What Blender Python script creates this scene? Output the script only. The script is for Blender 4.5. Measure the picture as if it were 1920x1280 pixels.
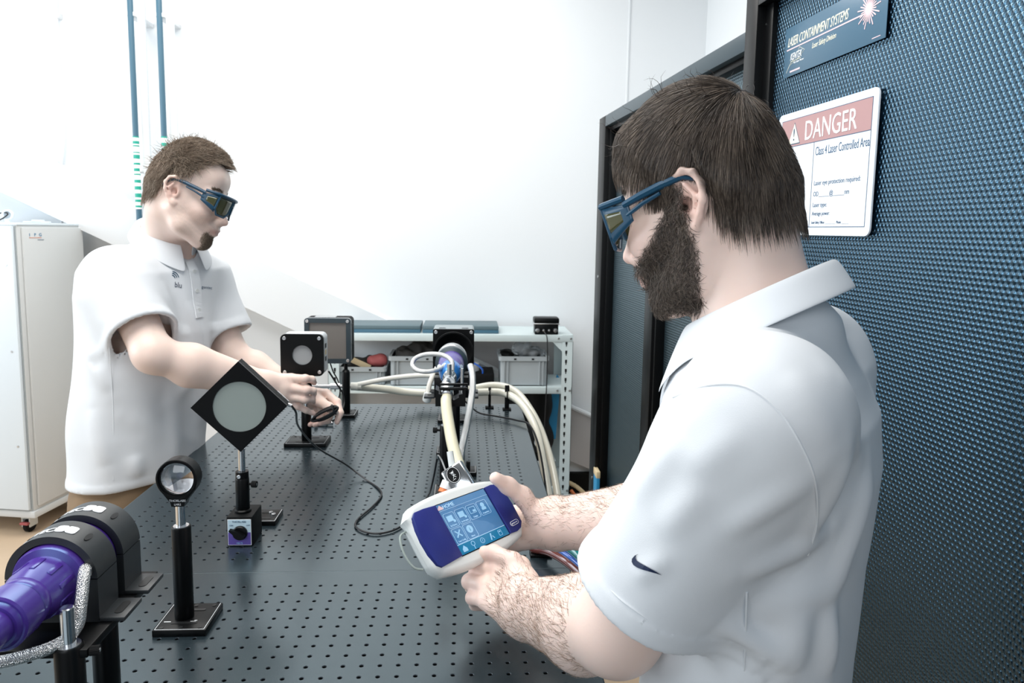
import bpy, bmesh, math, random
import numpy as np
from mathutils import Matrix, Vector, Quaternion
random.seed(7); RNG = np.random.default_rng(11)
for o in list(bpy.data.objects): bpy.data.objects.remove(o)
SC = bpy.context.scene; COL = SC.collection
PI = math.pi
# ------------------------------------------------------------------ camera
FPX = 1340.85; CAM = np.array([.2632, -1.2022, 1.4952]); _y, _p, _r = .0647, .1152, .0165; PX, PY = 960., 585.77
FW = np.array([math.sin(_y)*math.cos(_p), math.cos(_y)*math.cos(_p), -math.sin(_p)])
_r0 = np.array([math.cos(_y), -math.sin(_y), 0]); _u0 = np.cross(_r0, FW)
RT = math.cos(_r)*_r0+math.sin(_r)*_u0; UP = -math.sin(_r)*_r0+math.cos(_r)*_u0
def ray(x, y): return FW+RT*(x-PX)/FPX-UP*(y-PY)/FPX
def at(x, y, d): return CAM+ray(x, y)*d            # real point at a real distance d
def aty(x, y, Y):
    v = ray(x, y); return CAM+v*(Y-CAM[1])/v[1]
cam = bpy.data.cameras.new('camera'); co = bpy.data.objects.new('camera', cam); COL.objects.link(co)
cam.sensor_width = 36; cam.sensor_fit = 'HORIZONTAL'; cam.lens = 36*FPX/1920; cam.shift_y = -(640-PY)/1920; cam.clip_start = .02
co.matrix_world = Matrix(((RT[0], UP[0], -FW[0], CAM[0]), (RT[1], UP[1], -FW[1], CAM[1]), (RT[2], UP[2], -FW[2], CAM[2]), (0, 0, 0, 1)))
cam.dof.use_dof = True; cam.dof.focus_distance = 1.0; cam.dof.aperture_fstop = 14.0
SC.camera = co
# ------------------------------------------------------------------ world, lamps, exposure
vs = SC.view_settings; vs.view_transform = 'Standard'; vs.look = 'None'; vs.exposure = -0.3; vs.gamma = 1; vs.use_curve_mapping = False
w = bpy.data.worlds.new('world'); SC.world = w; w.use_nodes = True
w.node_tree.nodes['Background'].inputs[0].default_value = (.86, .93, 1, 1); w.node_tree.nodes['Background'].inputs[1].default_value = .16
def area(name, loc, target, sx, sy, power, col):
    l = bpy.data.lights.new(name, 'AREA'); l.shape = 'RECTANGLE'; l.size = sx; l.size_y = sy; l.energy = power; l.color = col
    o = bpy.data.objects.new(name, l); COL.objects.link(o); o.location = loc
    o.rotation_euler = (Vector(target)-Vector(loc)).to_track_quat('-Z', 'Y').to_euler(); return o
area('ceiling_lamp', (-.6, -.2, 3.15), (-.6, -.2, 0), 2.4, 1.2, 80, (1, .98, .95))
area('ceiling_lamp', (-.6, 1.7, 3.15), (-.6, 1.9, 0), 2.4, 1.0, 70, (1, .98, .95))
area('window_light', (-4.12, .3, 2.1), (.3, .6, 1.2), 3.6, 2.2, 158, (.84, .93, 1))
area('rear_light', (-.9, -3.4, 2.3), (.1, .6, 1.2), 2.6, 1.6, 62, (.9, .95, 1))
# ------------------------------------------------------------------ materials
def mat(name, col, rough=.5, metal=0., spec=.5, noise=None, bump=None, coat=0, trans=0, ior=1.45, emit=None, alpha=1, sheen=0, attr=None, sss=0, tint=None):
    m = bpy.data.materials.new(name); m.use_nodes = True; nt = m.node_tree; b = nt.nodes['Principled BSDF']
    b.inputs['Base Color'].default_value = (*col, 1); b.inputs['Roughness'].default_value = rough; b.inputs['Metallic'].default_value = metal
    b.inputs['Specular IOR Level'].default_value = spec; b.inputs['Coat Weight'].default_value = coat; b.inputs['Coat Roughness'].default_value = .1
    b.inputs['Transmission Weight'].default_value = trans; b.inputs['IOR'].default_value = ior; b.inputs['Alpha'].default_value = alpha
    if tint: b.inputs['Specular Tint'].default_value = (*tint, 1)
    if sheen: b.inputs['Sheen Weight'].default_value = sheen
    if sss:
        b.inputs['Subsurface Weight'].default_value = sss; b.inputs['Subsurface Radius'].default_value = (.012, .005, .003); b.inputs['Subsurface Scale'].default_value = .6
    if emit: b.inputs['Emission Color'].default_value = (*emit[:3], 1); b.inputs['Emission Strength'].default_value = emit[3]
    tc = nt.nodes.new('ShaderNodeTexCoord')
    src = None
    if attr:
        a = nt.nodes.new('ShaderNodeAttribute'); a.attribute_name = attr; src = a.outputs['Color']; nt.links.new(src, b.inputs['Base Color'])
    if noise:   # (scale, amount)
        n = nt.nodes.new('ShaderNodeTexNoise'); n.inputs['Scale'].default_value = noise[0]; n.inputs['Detail'].default_value = 5
        nt.links.new(tc.outputs['Object'], n.inputs['Vector'])
        mr = nt.nodes.new('ShaderNodeMapRange'); mr.inputs['To Min'].default_value = 1-noise[1]; mr.inputs['To Max'].default_value = 1+noise[1]
        nt.links.new(n.outputs['Fac'], mr.inputs['Value'])
        mx = nt.nodes.new('ShaderNodeMix'); mx.data_type = 'RGBA'; mx.blend_type = 'MULTIPLY'; mx.inputs['Factor'].default_value = 1
        mx.inputs['A'].default_value = (*col, 1)
        if src: nt.links.new(src, mx.inputs['A'])
        nt.links.new(mr.outputs['Result'], mx.inputs['B']); nt.links.new(mx.outputs['Result'], b.inputs['Base Color'])
    if bump:    # (scale, strength, distance)
        n = nt.nodes.new('ShaderNodeTexNoise'); n.inputs['Scale'].default_value = bump[0]; n.inputs['Detail'].default_value = 4
        nt.links.new(tc.outputs['Object'], n.inputs['Vector'])
        bp = nt.nodes.new('ShaderNodeBump'); bp.inputs['Strength'].default_value = bump[1]; bp.inputs['Distance'].default_value = bump[2]
        nt.links.new(n.outputs['Fac'], bp.inputs['Height']); nt.links.new(bp.outputs['Normal'], b.inputs['Normal'])
    return m
M = dict(
 wall=mat('wall_paint', (.76, .79, .81), .6, noise=(1.5, .01), bump=(60, .05, .002)),
 trim=mat('trim_paint', (.74, .77, .79), .5),
 wall_low=mat('band_and_shade_grey', (.47, .455, .45), .5, noise=(2, .05)),  # grey of the sloping band, and of the shade painted behind the shelves
 floor=mat('floor_lino', (.56, .42, .29), .4, noise=(6, .12)),
 anod=mat('black_anodised', (.014, .022, .027), .24, spec=.5, ior=1.85, tint=(.66, .86, .95), noise=(9, .25), bump=(320, .06, .0003)),
 hole=mat('hole_dark', (.004, .005, .006), .5),
 black=mat('black_satin', (.003, .0035, .004), .36, spec=.22, noise=(20, .2)),
 blackm=mat('black_matt', (.004, .0045, .005), .6, spec=.2),
 grey=mat('grey_satin', (.24, .29, .31), .35, spec=.5),
 slate=mat('slate_satin', (.035, .055, .068), .4, spec=.5),
 steel=mat('polished_steel', (.72, .74, .76), .16, 1.0, noise=(30, .06)),
 brushed=mat('brushed_steel', (.62, .63, .64), .32, 1.0, noise=(60, .12)),
 alu=mat('pale_aluminium', (.75, .77, .78), .3, .7, noise=(25, .05)),
 engr=mat('engraved_line', (.75, .78, .8), .5),
 sensor=mat('sensor_grey_green', (.30, .35, .33), .55, noise=(15, .05)),
 sensor2=mat('sensor_grey', (.32, .34, .35), .4, noise=(15, .05)),
 sensor3=mat('sensor_brown_grey', (.20, .185, .17), .5, noise=(10, .06)),
 glass=mat('coated_glass', (.93, .95, 1.), .02, trans=1, ior=1.5, coat=.6),
 purple=mat('anodised_purple', (.075, .030, .27), .26, ior=1.8, tint=(.35, .7, 1), spec=.55, noise=(8, .15)),
 cyan=mat('cyan_highlight', (.01, .20, .62), .22, .5, spec=.8),  # colour of the cyan highlight painted on the back nozzle
 violet=mat('violet_plastic', (.022, .026, .17), .36, tint=(.35, .6, 1), noise=(30, .12), bump=(700, .1, .0003)),
 tabwhite=mat('tablet_white_plastic', (.68, .71, .70), .4, noise=(20, .03)),
 screen=mat('screen_glass', (.045, .16, .34), .06, spec=.7, emit=(.05, .20, .42, .22)),
 scr_bar=mat('screen_bar', (.01, .15, .30), .1, emit=(.01, .18, .36, .22)),
 scr_ico=mat('screen_icon', (.28, .50, .70), .1, emit=(.22, .48, .72, .25)),
 scr_lite=mat('screen_line', (.42, .64, .82), .15, emit=(.4, .64, .85, .3)),
 white=mat('white_print', (.88, .9, .92), .5),
 label=mat('sign_face', (.80, .84, .90), .4, spec=.25),
 signred=mat('sign_faded_red', (.44, .27, .27), .5, spec=.2),
 signink=mat('sign_ink', (.04, .10, .18), .5, spec=.2),
 signyel=mat('sign_yellow', (.86, .82, .66), .4),
 signblue=mat('sign_blue_board', (.055, .13, .2), .32, spec=.5),
 signpink=mat('sign_pink', (.75, .55, .58), .45),
 plate=mat('magnet_label', (.62, .80, .90), .3), platev=mat('magnet_label_violet', (.12, .08, .38), .3),
 hose=mat('cream_hose', (.66, .63, .47), .3, spec=.5, noise=(20, .06)),
 hosew=mat('white_hose', (.80, .79, .72), .35),
 hosec=mat('clear_hose', (.70, .68, .58), .22, spec=.6, noise=(14, .15), coat=.4),
 cable=mat('black_cable', (.010, .011, .013), .35),
 rack=mat('rack_paint', (.58, .67, .68), .4, noise=(8, .04)),
 bin=mat('bin_grey', (.36, .40, .42), .45, noise=(9, .06)),
 padm=mat('pad_slate', (.10, .15, .17), .45, noise=(9, .1)),
 cab=mat('cabinet_paint', (.58, .60, .60), .45, noise=(3, .02)),
 cabd=mat('cabinet_door_paint', (.68, .75, .80), .4),
 red=mat('dusty_red', (.38, .09, .09), .6, noise=(12, .2)), tan=mat('tan_card', (.68, .55, .34), .6),
 blue=mat('blue_plastic', (.03, .25, .48), .4), paper=mat('pale_paper', (.78, .88, .95), .5), dark=mat('dark_cloth', (.035, .033, .03), .8, noise=(18, .4)),
 film=mat('clear_film', (.8, .85, .88), .12, trans=.75, ior=1.15),
 orange=mat('orange_plastic', (.75, .22, .08), .35), green=mat('green_tape', (.02, .36, .27), .4),
 pipe=mat('pipe_blue', (.06, .14, .20), .3), tealt=mat('teal_tube', (.01, .22, .22), .08, coat=1, spec=.8), redt=mat('red_tube', (.16, .03, .022), .1, coat=1, spec=.8), bluet=mat('blue_tube', (.02, .12, .55), .1, coat=1),
 skin=mat('skin', (.8, .6, .5), .42, attr='tone', sss=.12, noise=(30, .04), bump=(260, .15, .0006)),
 hairA=mat('hair_dark', (.05, .035, .025), .38, spec=.5, attr='tone'), hairB=mat('hair_mid', (.2, .14, .09), .5, spec=.3, attr='tone'),
 shirt=mat('white_knit', (.72, .75, .78), .8, sheen=.1, noise=(5, .015), bump=(900, .25, .0004)),
 trouser=mat('tan_trousers', (.25, .17, .10), .8, noise=(10, .15), bump=(500, .2, .0006)), jean=mat('dark_trousers', (.03, .04, .06), .8),
 frameb=mat('navy_frame', (.012, .06, .115), .3, spec=.5), lens=mat('olive_lens', (.10, .105, .045), .06, spec=.8, trans=.35, coat=.5),
 shoe=mat('shoe_black', (.02, .02, .02), .5), navy=mat('navy_print', (.01, .02, .06), .5), chair=mat('wood', (.3, .2, .1), .5),
)
def dimple_mat(name, col, pitch, rough, tint=(.36, .70, 1)):
    m = mat(name, col, rough, spec=.7, ior=2.1, tint=tint); nt = m.node_tree; b = nt.nodes['Principled BSDF']; L = nt.links.new
    tc = nt.nodes.new('ShaderNodeTexCoord'); sp = nt.nodes.new('ShaderNodeSeparateXYZ'); L(tc.outputs['Object'], sp.inputs[0])
    def mth(op, a, c=None):
        n = nt.nodes.new('ShaderNodeMath'); n.operation = op
        for i, v in enumerate((a, c)):
            if v is None: continue
            if isinstance(v, (int, float)): n.inputs[i].default_value = v
            else: L(v, n.inputs[i])
        return n.outputs[0]
    k = 2*PI/pitch
    x, y = mth('MULTIPLY', sp.outputs[1], k), mth('MULTIPLY', sp.outputs[0], k)
    c1 = mth('COSINE', x); c2 = mth('COSINE', mth('ADD', mth('MULTIPLY', x, .5), mth('MULTIPLY', y, .866))); c3 = mth('COSINE', mth('SUBTRACT', mth('MULTIPLY', x, .5), mth('MULTIPLY', y, .866)))
    s = mth('ADD', mth('ADD', c1, c2), c3)
    bp = nt.nodes.new('ShaderNodeBump'); bp.inputs['Strength'].default_value = .45; bp.inputs['Distance'].default_value = pitch*.11; L(s, bp.inputs['Height']); L(bp.outputs['Normal'], b.inputs['Normal'])
    return m
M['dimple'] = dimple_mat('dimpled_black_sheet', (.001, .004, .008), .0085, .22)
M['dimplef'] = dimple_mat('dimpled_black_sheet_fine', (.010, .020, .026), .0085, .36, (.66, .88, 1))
def braid_mat():
    m = mat('braided_steel', (.68, .68, .67), .28, 1.0); nt = m.node_tree; b = nt.nodes['Principled BSDF']
    tc = nt.nodes.new('ShaderNodeTexCoord'); v = nt.nodes.new('ShaderNodeTexVoronoi'); v.inputs['Scale'].default_value = 800
    nt.links.new(tc.outputs['Object'], v.inputs['Vector']); bp = nt.nodes.new('ShaderNodeBump'); bp.inputs['Strength'].default_value = .7; bp.inputs['Distance'].default_value = .0016
    nt.links.new(v.outputs['Distance'], bp.inputs['Height']); nt.links.new(bp.outputs['Normal'], b.inputs['Normal']); return m
M['braid'] = braid_mat()
# ------------------------------------------------------------------ geometry helpers
def RM(axis, deg): return Matrix.Rotation(math.radians(deg), 4, axis)
def TM(x, y=None, z=None): return Matrix.Translation((x, y, z) if y is not None else x)
def frame(origin, xax, yax, zax):
    return Matrix(((xax[0], yax[0], zax[0], origin[0]), (xax[1], yax[1], zax[1], origin[1]), (xax[2], yax[2], zax[2], origin[2]), (0, 0, 0, 1)))
class G:
    def __init__(s): s.b = bmesh.new()
    def _add(s, geom, m=None):
        if m is not None: bmesh.ops.transform(s.b, matrix=m, verts=geom)
    def box(s, x0, x1, y0, y1, z0, z1, bev=0, m=None, seg=2):
        r = bmesh.ops.create_cube(s.b, size=1)['verts']
        for v in r: v.co = Vector((x0+(v.co.x+.5)*(x1-x0), y0+(v.co.y+.5)*(y1-y0), z0+(v.co.z+.5)*(z1-z0)))
        if bev:
            es = list({e for v in r for e in v.link_edges})
            q = bmesh.ops.bevel(s.b, geom=es, offset=bev, segments=seg, profile=.5, affect='EDGES')
            r = list({v for f in q['faces'] for v in f.verts} | {v for v in r if v.is_valid})
        s._add(r, m); return s
    def cyl(s, p0, p1, r0, r1=None, seg=24, m=None):
        r1 = r0 if r1 is None else r1; p0, p1 = Vector(p0), Vector(p1); d = p1-p0
        r = bmesh.ops.create_cone(s.b, cap_ends=True, segments=seg, radius1=r0, radius2=r1, depth=d.length)['verts']
        T = Matrix.Translation((p0+p1)/2) @ d.to_track_quat('Z', 'Y').to_matrix().to_4x4()
        s._add(r, (m @ T) if m is not None else T); return s
    def lathe(s, prof, m=None, seg=32):   # profile (r, z) about local z
        rings = []
        for (r, z) in prof: rings.append([s.b.verts.new((r*math.cos(2*PI*i/seg), r*math.sin(2*PI*i/seg), z)) for i in range(seg)])
        for a, c in zip(rings, rings[1:]):
            for i in range(seg): s.b.faces.new((a[i], a[(i+1) % seg], c[(i+1) % seg], c[i]))
        if prof[0][0] > 1e-6 and prof[0] != prof[-1]: s.b.faces.new(rings[0][::-1])
        if prof[0] != prof[-1]: s.b.faces.new(rings[-1])
        s._add([v for q in rings for v in q], m); return s
    def poly(s, pts, z0, z1, m=None):
        a = [s.b.verts.new((x, y, z0)) for x, y in pts]; c = [s.b.verts.new((x, y, z1)) for x, y in pts]; n = len(pts)
        s.b.faces.new(a[::-1]); s.b.faces.new(c)
        for i in range(n): s.b.faces.new((a[i], a[(i+1) % n], c[(i+1) % n], c[i]))
        s._add(a+c, m); return s
    def holed(s, pts, hole, z0, z1, m=None):   # outline with one hole of the same point count
        n = len(pts); A = [[s.b.verts.new((x, y, z)) for x, y in q] for q in (pts, hole) for z in (z0, z1)]
        o0, o1, h0, h1 = A
        for i in range(n):
            j = (i+1) % n
            for f in ((o0[i], o0[j], o1[j], o1[i]), (h0[j], h0[i], h1[i], h1[j]), (o1[i], o1[j], h1[j], h1[i]), (o0[j], o0[i], h0[i], h0[j])): s.b.faces.new(f)
        s._add([v for q in A for v in q], m); return s
    def tube(s, pts, r, seg=10, m=None):
        pts = [Vector(p) for p in pts]; n = len(pts); rs = r if isinstance(r, (list, tuple)) else [r]*n
        t = [(pts[min(i+1, n-1)]-pts[max(i-1, 0)]).normalized() for i in range(n)]
        u = t[0].orthogonal().normalized(); rings = []
        for i in range(n):
            if i: u = (t[i-1].rotation_difference(t[i]) @ u)
            u = (u-t[i]*u.dot(t[i])).normalized(); v = t[i].cross(u)
            rings.append([s.b.verts.new(pts[i]+(u*math.cos(2*PI*k/seg)+v*math.sin(2*PI*k/seg))*rs[i]) for k in range(seg)])
        for a, c in zip(rings, rings[1:]):
            for k in range(seg): s.b.faces.new((a[k], a[(k+1) % seg], c[(k+1) % seg], c[k]))
        s.b.faces.new(rings[0][::-1]); s.b.faces.new(rings[-1])
        s._add([v for q in rings for v in q], m); return s
    def sphere(s, c, r, m=None, sc=(1, 1, 1), sub=3):
        q = bmesh.ops.create_icosphere(s.b, subdivisions=sub, radius=1)['verts']
        T = TM(*c) @ Matrix.Diagonal((r*sc[0], r*sc[1], r*sc[2], 1)); s._add(q, (m @ T) if m is not None else T); return s
    def build(s, name, material, parent=None, ang=35, smooth=True):
        bmesh.ops.recalc_face_normals(s.b, faces=s.b.faces)
        me = bpy.data.meshes.new(name); s.b.to_mesh(me); s.b.free()
        if smooth: me.shade_smooth(); me.set_sharp_from_angle(angle=math.radians(ang))
        return link(name, me, material, parent)
def link(name, me, material, parent=None):
    o = bpy.data.objects.new(name, me); COL.objects.link(o)
    if material is not None: me.materials.append(M[material] if isinstance(material, str) else material)
    if parent is not None: o.parent = parent
    return o
def tag(o, label=None, cat=None, group=None, kind=None):
    if label: o['label'] = label
    if cat: o['category'] = cat
    if group: o['group'] = group
    if kind: o['kind'] = kind
    return o
def thing(name, label, cat, loc=(0, 0, 0), rz=0, group=None, mw=None):
    o = bpy.data.objects.new(name, None); COL.objects.link(o); o.empty_display_size = .05
    if mw is not None: o.matrix_world = mw
    else: o.location = loc; o.rotation_euler = (0, 0, math.radians(rz))
    return tag(o, label, cat, group)
def circle(r, n=32, cx=0, cy=0, a0=0): return [(cx+r*math.cos(a0+2*PI*i/n), cy+r*math.sin(a0+2*PI*i/n)) for i in range(n)]
def rrect(w, h, r, n=8, cx=0, cy=0):   # 4n points
    P = []
    for q, (sx, sy) in enumerate(((1, 1), (-1, 1), (-1, -1), (1, -1))):
        for i in range(n):
            a = PI/2*q+PI/2*i/(n-1); P.append((cx+sx*(w/2-r)+r*math.cos(a), cy+sy*(h/2-r)+r*math.sin(a)))
    return P
def smooth_path(P, n=10):   # Catmull-Rom
    P = [np.array(p, float) for p in P]; P = [2*P[0]-P[1]]+P+[2*P[-1]-P[-2]]; out = []
    for i in range(1, len(P)-2):
        a, b, c, d = P[i-1:i+3]
        for t in np.linspace(0, 1, n, endpoint=False):
            out.append(.5*((2*b)+(-a+c)*t+(2*a-5*b+4*c-d)*t*t+(-a+3*b-3*c+d)*t**3))
    out.append(P[-2]); return [tuple(p) for p in out]
def text(s, size, m, material, parent, xs=1., shear=0, align='LEFT', name='lettering', ext=.0002, space=1.):
    c = bpy.data.curves.new(name, 'FONT'); c.body = s; c.size = size; c.shear = shear; c.align_x = align; c.extrude = ext; c.space_character = space
    c.resolution_u = 3; q = bpy.data.objects.new(name, c); me = bpy.data.meshes.new_from_object(q); bpy.data.objects.remove(q); bpy.data.curves.remove(c)
    me.name = name; me.materials.clear(); me.transform(m @ Matrix.Diagonal((xs, 1, 1, 1)))
    if parent is None and material is None: return me
    return link(name, me, material, parent)
FRONT = Matrix(((1, 0, 0, 0), (0, 0, -1, 0), (0, 1, 0, 0), (0, 0, 0, 1)))   # local xy plane stood up, facing -Y
def face(x, y, z): return TM(x, y, z) @ FRONT
T = .9
# ------------------------------------------------------------------ setting
def structure(o): return tag(o, kind='structure')
structure(G().box(-4.2, 2.6, -3.6, 2.95, -.08, 0).build('floor', 'floor'))
structure(G().box(-4.2, 2.6, 2.75, 2.9, 0, 3.4).build('wall_back', 'wall'))
structure(G().box(-4.3, -4.15, -3.6, -1.6, 0, 3.4).box(-4.3, -4.15, 2.2, 2.9, 0, 3.4).box(-4.3, -4.15, -1.6, 2.2, 0, .9).build('wall_left', 'wall'))
structure(G().box(1.55, 1.7, -3.6, 2.9, 0, 3.4).build('wall_right', 'wall'))
# sloping raised band that runs down across the back wall
def slope_band(P, y0, y1, name, m_):
    g = G(); q = [(p[0], p[2]) for p in P]; g.poly(q, -y1, -y0, m=FRONT); return structure(g.build(name, m_, smooth=False))
tl, tr_, bl, br = aty(-60, 235, 2.60), aty(1000, 727, 2.60), aty(-60, 330, 2.60), aty(1000, 830, 2.60)
slope_band([tl, bl, br, tr_], 2.59, 2.76, 'trim_1', 'trim')
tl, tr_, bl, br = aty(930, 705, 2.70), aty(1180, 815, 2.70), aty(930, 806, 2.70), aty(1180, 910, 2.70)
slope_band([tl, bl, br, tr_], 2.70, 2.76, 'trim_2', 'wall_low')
a_, b_ = aty(930, 700, 2.69), aty(1180, 810, 2.69)
structure(G().tube([a_, b_], .012, 8).build('trim_3', 'trim'))
structure(G().box(-.40, .80, 2.71, 2.76, .42, .905, m=None).build('shade_panel', 'wall_low'))  # added panel, its grey stands for shade on the wall between the shelves
structure(G().box(1.12, 1.128, 2.744, 2.76, 0, 3.4).build('trim_5', 'wall'))
structure(G().box(-4.2, 1.5, 2.72, 2.76, 0, .12).build('baseboard_back', 'blackm'))
t = thing('wall_conduit', 'thin white conduit running down the wall above the pale cabinet', 'pipe', aty(105, 0, 2.72))
p = [Vector(aty(x, y, 2.72))-t.location for x, y in ((104, -40), (108, 60), (118, 200), (121, 260), (113, 330), (116, 412), (118, 520))]
G().tube(smooth_path(p, 6), .006, 8).build('conduit_tube', 'trim', t)
G().box(-.012, .012, -.008, .03, -.09, -.06, .003).build('clip', 'trim', t)
for nm, (x0, x1), lab in (('a', (240, 262.5), 'blue wall pipe with a long green and white taped band, left of the pair'), ('b', (297.5, 312), 'blue wall pipe whose green tape ends behind the standing man\'s hair')):
    top, bot = aty(x0, -60, 2.54), aty(x1, 420, 2.54)
    X = (top[0]+bot[0])/2; t = thing('wall_pipe', lab, 'pipe', (X, 2.54, 0), group='blue pipes on the back wall')
    G().cyl((0, 0, .9), (0, 0, 3.3), .0135, seg=20).build('pipe_tube', 'pipe', t)
    G().box(.02, .055, .02, .045, .5, 3.3, .004).build('channel', 'trim', t)
    zt, zb = aty(x1, 256, 2.54)[2], aty(x1, 392, 2.54)[2]
    G().cyl((0, 0, zb), (0, 0, zt), .0142, seg=20).build('tape_band', 'white', t)
    z = zt
    while z > zb:
        h = RNG.uniform(.004, .02); o = G().cyl((0, 0, z-h), (0, 0, z), .0146, seg=20).build('tape_mark', 'green', t); z -= h+RNG.uniform(.006, .028)
    for zz in (1.75, 2.5): G().box(-.022, .022, -.004, .215, zz, zz+.02, .003).build('bracket', 'trim', t)
# ------------------------------------------------------------------ optical table
tb = thing('table_frame', 'black steel frame and legs carrying the perforated boards', 'table', (0, 0, 0))
for y in (-1.0, .05, 1.1): 
    for x in (-.4, .4): G().box(x-.035, x+.035, y-.035, y+.035, 0, .868, .004).build('leg', 'black', tb)
for x in (-.4, .4): G().box(x-.03, x+.03, -1.1, 1.15, .80, .885, .004).build('rail', 'black', tb)
for y in (-1.0, .05, 1.1): G().box(-.4, .4, y-.03, y+.03, .80, .88, .004).build('crossbar', 'black', tb)
def breadboard(name, label, y0, ny, length):
    t = thing(name, label, 'breadboard', (0, y0, T))
    V = []; F = []; mi = []
    def add(vs, fs, m_=0):
        b = len(V); V.extend(vs); F.extend([tuple(b+i for i in f) for f in fs]); mi.extend([m_]*len(fs))
    h = .0125; sq = [(h, 0), (h, h), (0, h), (-h, h), (-h, 0), (-h, -h), (0, -h), (h, -h)]
    NS = 8; ci = [(math.cos(2*PI*i/NS), math.sin(2*PI*i/NS)) for i in range(NS)]
    for i in range(33):
        for j in range(ny):
            cx, cy = (i-16)*.025, .05+j*.025
            vs = [(cx+a, cy+b, 0) for a, b in sq]+[(cx+a*.0036, cy+b*.0036, 0) for a, b in ci]+[(cx+a*.0029, cy+b*.0029, -.0008) for a, b in ci]+[(cx+a*.0029, cy+b*.0029, -.009) for a, b in ci]
            fs = []
            for k in range(8):
                l = (k+1) % 8; fs.append((k, l, 8+l, 8+k))
            add(vs[:16], fs)
            q = vs[8:]
            add(q[:16], [(k, (k+1) % 8, 8+(k+1) % 8, 8+k) for k in range(8)], 2)
            add(q[8:], [(k, (k+1) % 8, 8+(k+1) % 8, 8+k) for k in range(8)]+[tuple(range(8, 16))], 1)
    W = .45; xa, xb = -.4125, .4125; ya, yb = .0375, .0375+ny*.025
    for (a, b, c, d) in ((-W, W, 0, ya), (-W, W, yb, length), (-W, xa, ya, yb), (xb, W, ya, yb)):
        add([(a, c, 0), (b, c, 0), (b, d, 0), (a, d, 0)], [(0, 1, 2, 3)])
    # rounded lip, sides and underside
    r = .0018; E = [(0, 0), (r, -r*.45), (r*1.3, -.004), (r*1.3, -.0125)]
    ring = []
    for (o_, z) in E: ring.append([(-W-o_, -o_*.8+.0006, z), (W+o_, -o_*.8+.0006, z), (W+o_, length+o_*.8-.0006, z), (-W-o_, length+o_*.8-.0006, z)])
    for a, b in zip(ring, ring[1:]): add(a+b, [(k, (k+1) % 4, 4+(k+1) % 4, 4+k) for k in range(4)], 0)
    add(ring[-1], [(3, 2, 1, 0)])
    me = bpy.data.meshes.new('perforated_plate'); me.from_pydata(V, [], F); me.materials.append(M['anod']); me.materials.append(M['hole']); me.materials.append(M['steeledge'])
    me.polygons.foreach_set('material_index', mi); me.update(); o = bpy.data.objects.new('perforated_plate', me); COL.objects.link(o); o.parent = t
    G().box(-.44, .44, .012, length-.012, -.0145, -.0127).build('underside_skin', 'blackm', t)
    return t
M['steeledge'] = mat('hole_edge', (.03, .04, .05), .3)
breadboard('breadboard', 'black perforated optical breadboard reaching back to the shelf', 0.0, 45, 1.2)
breadboard('breadboard', 'black perforated optical breadboard nearest the camera, in front of the seam', -1.2012, 45, 1.2)
# ------------------------------------------------------------------ optics hardware builders
def slot(g, cx, cy, L, r, z, axis='x', m=None):
    n = 8; P = []
    for k in range(n+1): a = -PI/2+PI*k/n; P.append((L/2-r+r*math.cos(a), r*math.sin(a)))
    for k in range(n+1): a = PI/2+PI*k/n; P.append((-L/2+r+r*math.cos(a), r*math.sin(a)))
    if axis == 'y': P = [(-y, x) for x, y in P]
    g.poly([(cx+x, cy+y) for x, y in P], z, z+.0006, m)
def base_plate(parent, w, d, h=.01, holes=True, name='base_plate'):
    o = G().box(-w/2, w/2, -d/2, d/2, 0, h, .0012).build(name, 'black', parent)
    for sy in (-.24, .24): g = G(); slot(g, 0, d*sy, w*.5, .0028, h); g.build('slot', 'hole', o)
    if holes:
        for sx in (-.36, 0, .36):
            for sy in (-.4, .4): G().cyl((w*sx, d*sy, h), (w*sx, d*sy, h+.0006), .003, seg=14).build('screw_hole', 'hole', o)
    G().box(-w*.46, w*.46, -d*.47-.0004, -d*.47+.0003, h, h+.0004).box(w*.46-.0004, w*.46+.0003, -d*.47, d*.47, h, h+.0004).box(-w*.46-.0003, -w*.46+.0003, -d*.47, d*.47, h, h+.0004).build('engraved_line', 'engr', o)
    return o
def thumb_screw(parent, p, d, r=.006, L=.009, name='thumb_screw'):
    p, d = Vector(p), Vector(d).normalized(); q = d.to_track_quat('Z', 'Y').to_matrix().to_4x4(); m = TM(p) @ q
    g = G(); g.cyl((0, 0, 0), (0, 0, .006), .0025, seg=12, m=m)
    prof = []
    n = 24; pts = [((r if i % 2 else r*.93)*math.cos(2*PI*i/48), (r if i % 2 else r*.93)*math.sin(2*PI*i/48)) for i in range(48)]
    g.poly(pts, .006, .006+L, m=m); o = g.build(name, 'blackm', parent, ang=20)
    G().cyl((0, 0, .006+L-.001), (0, 0, .0064+L), r*.45, seg=6, m=m).build('socket', 'brushed', o); return o
def post_holder(parent, x, y, z0, z1, r=.0125, knob=None, collar=True):
    g = G(); g.lathe([(r*.96, z0), (r, z0+.001), (r, z1-.002), (r*.93, z1), (.0066, z1)], m=TM(x, y, 0), seg=28)
    if collar: g.lathe([(r, z0), (r*1.2, z0), (r*1.2, z0+.004), (r, z0+.006)], m=TM(x, y, 0), seg=28)
    o = g.build('post_holder', 'black', parent)
    G().lathe([(.0067, z1), (r*.8, z1), (r*.8, z1+.0008), (.0067, z1+.0008)], m=TM(x, y, 0)).build('rim', 'brushed', o)
    if knob is not None:
        a = math.radians(knob); thumb_screw(parent, (x+r*math.cos(a), y+r*math.sin(a), z1-.012), (math.cos(a), math.sin(a), 0))
    return o
def post(parent, x, y, z0, z1, r=.00635, material='steel', name='post'):
    return G().lathe([(r*.85, z0), (r, z0+.0008), (r, z1-.0008), (r*.85, z1)], m=TM(x, y, 0), seg=24).build(name, material, parent)
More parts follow.
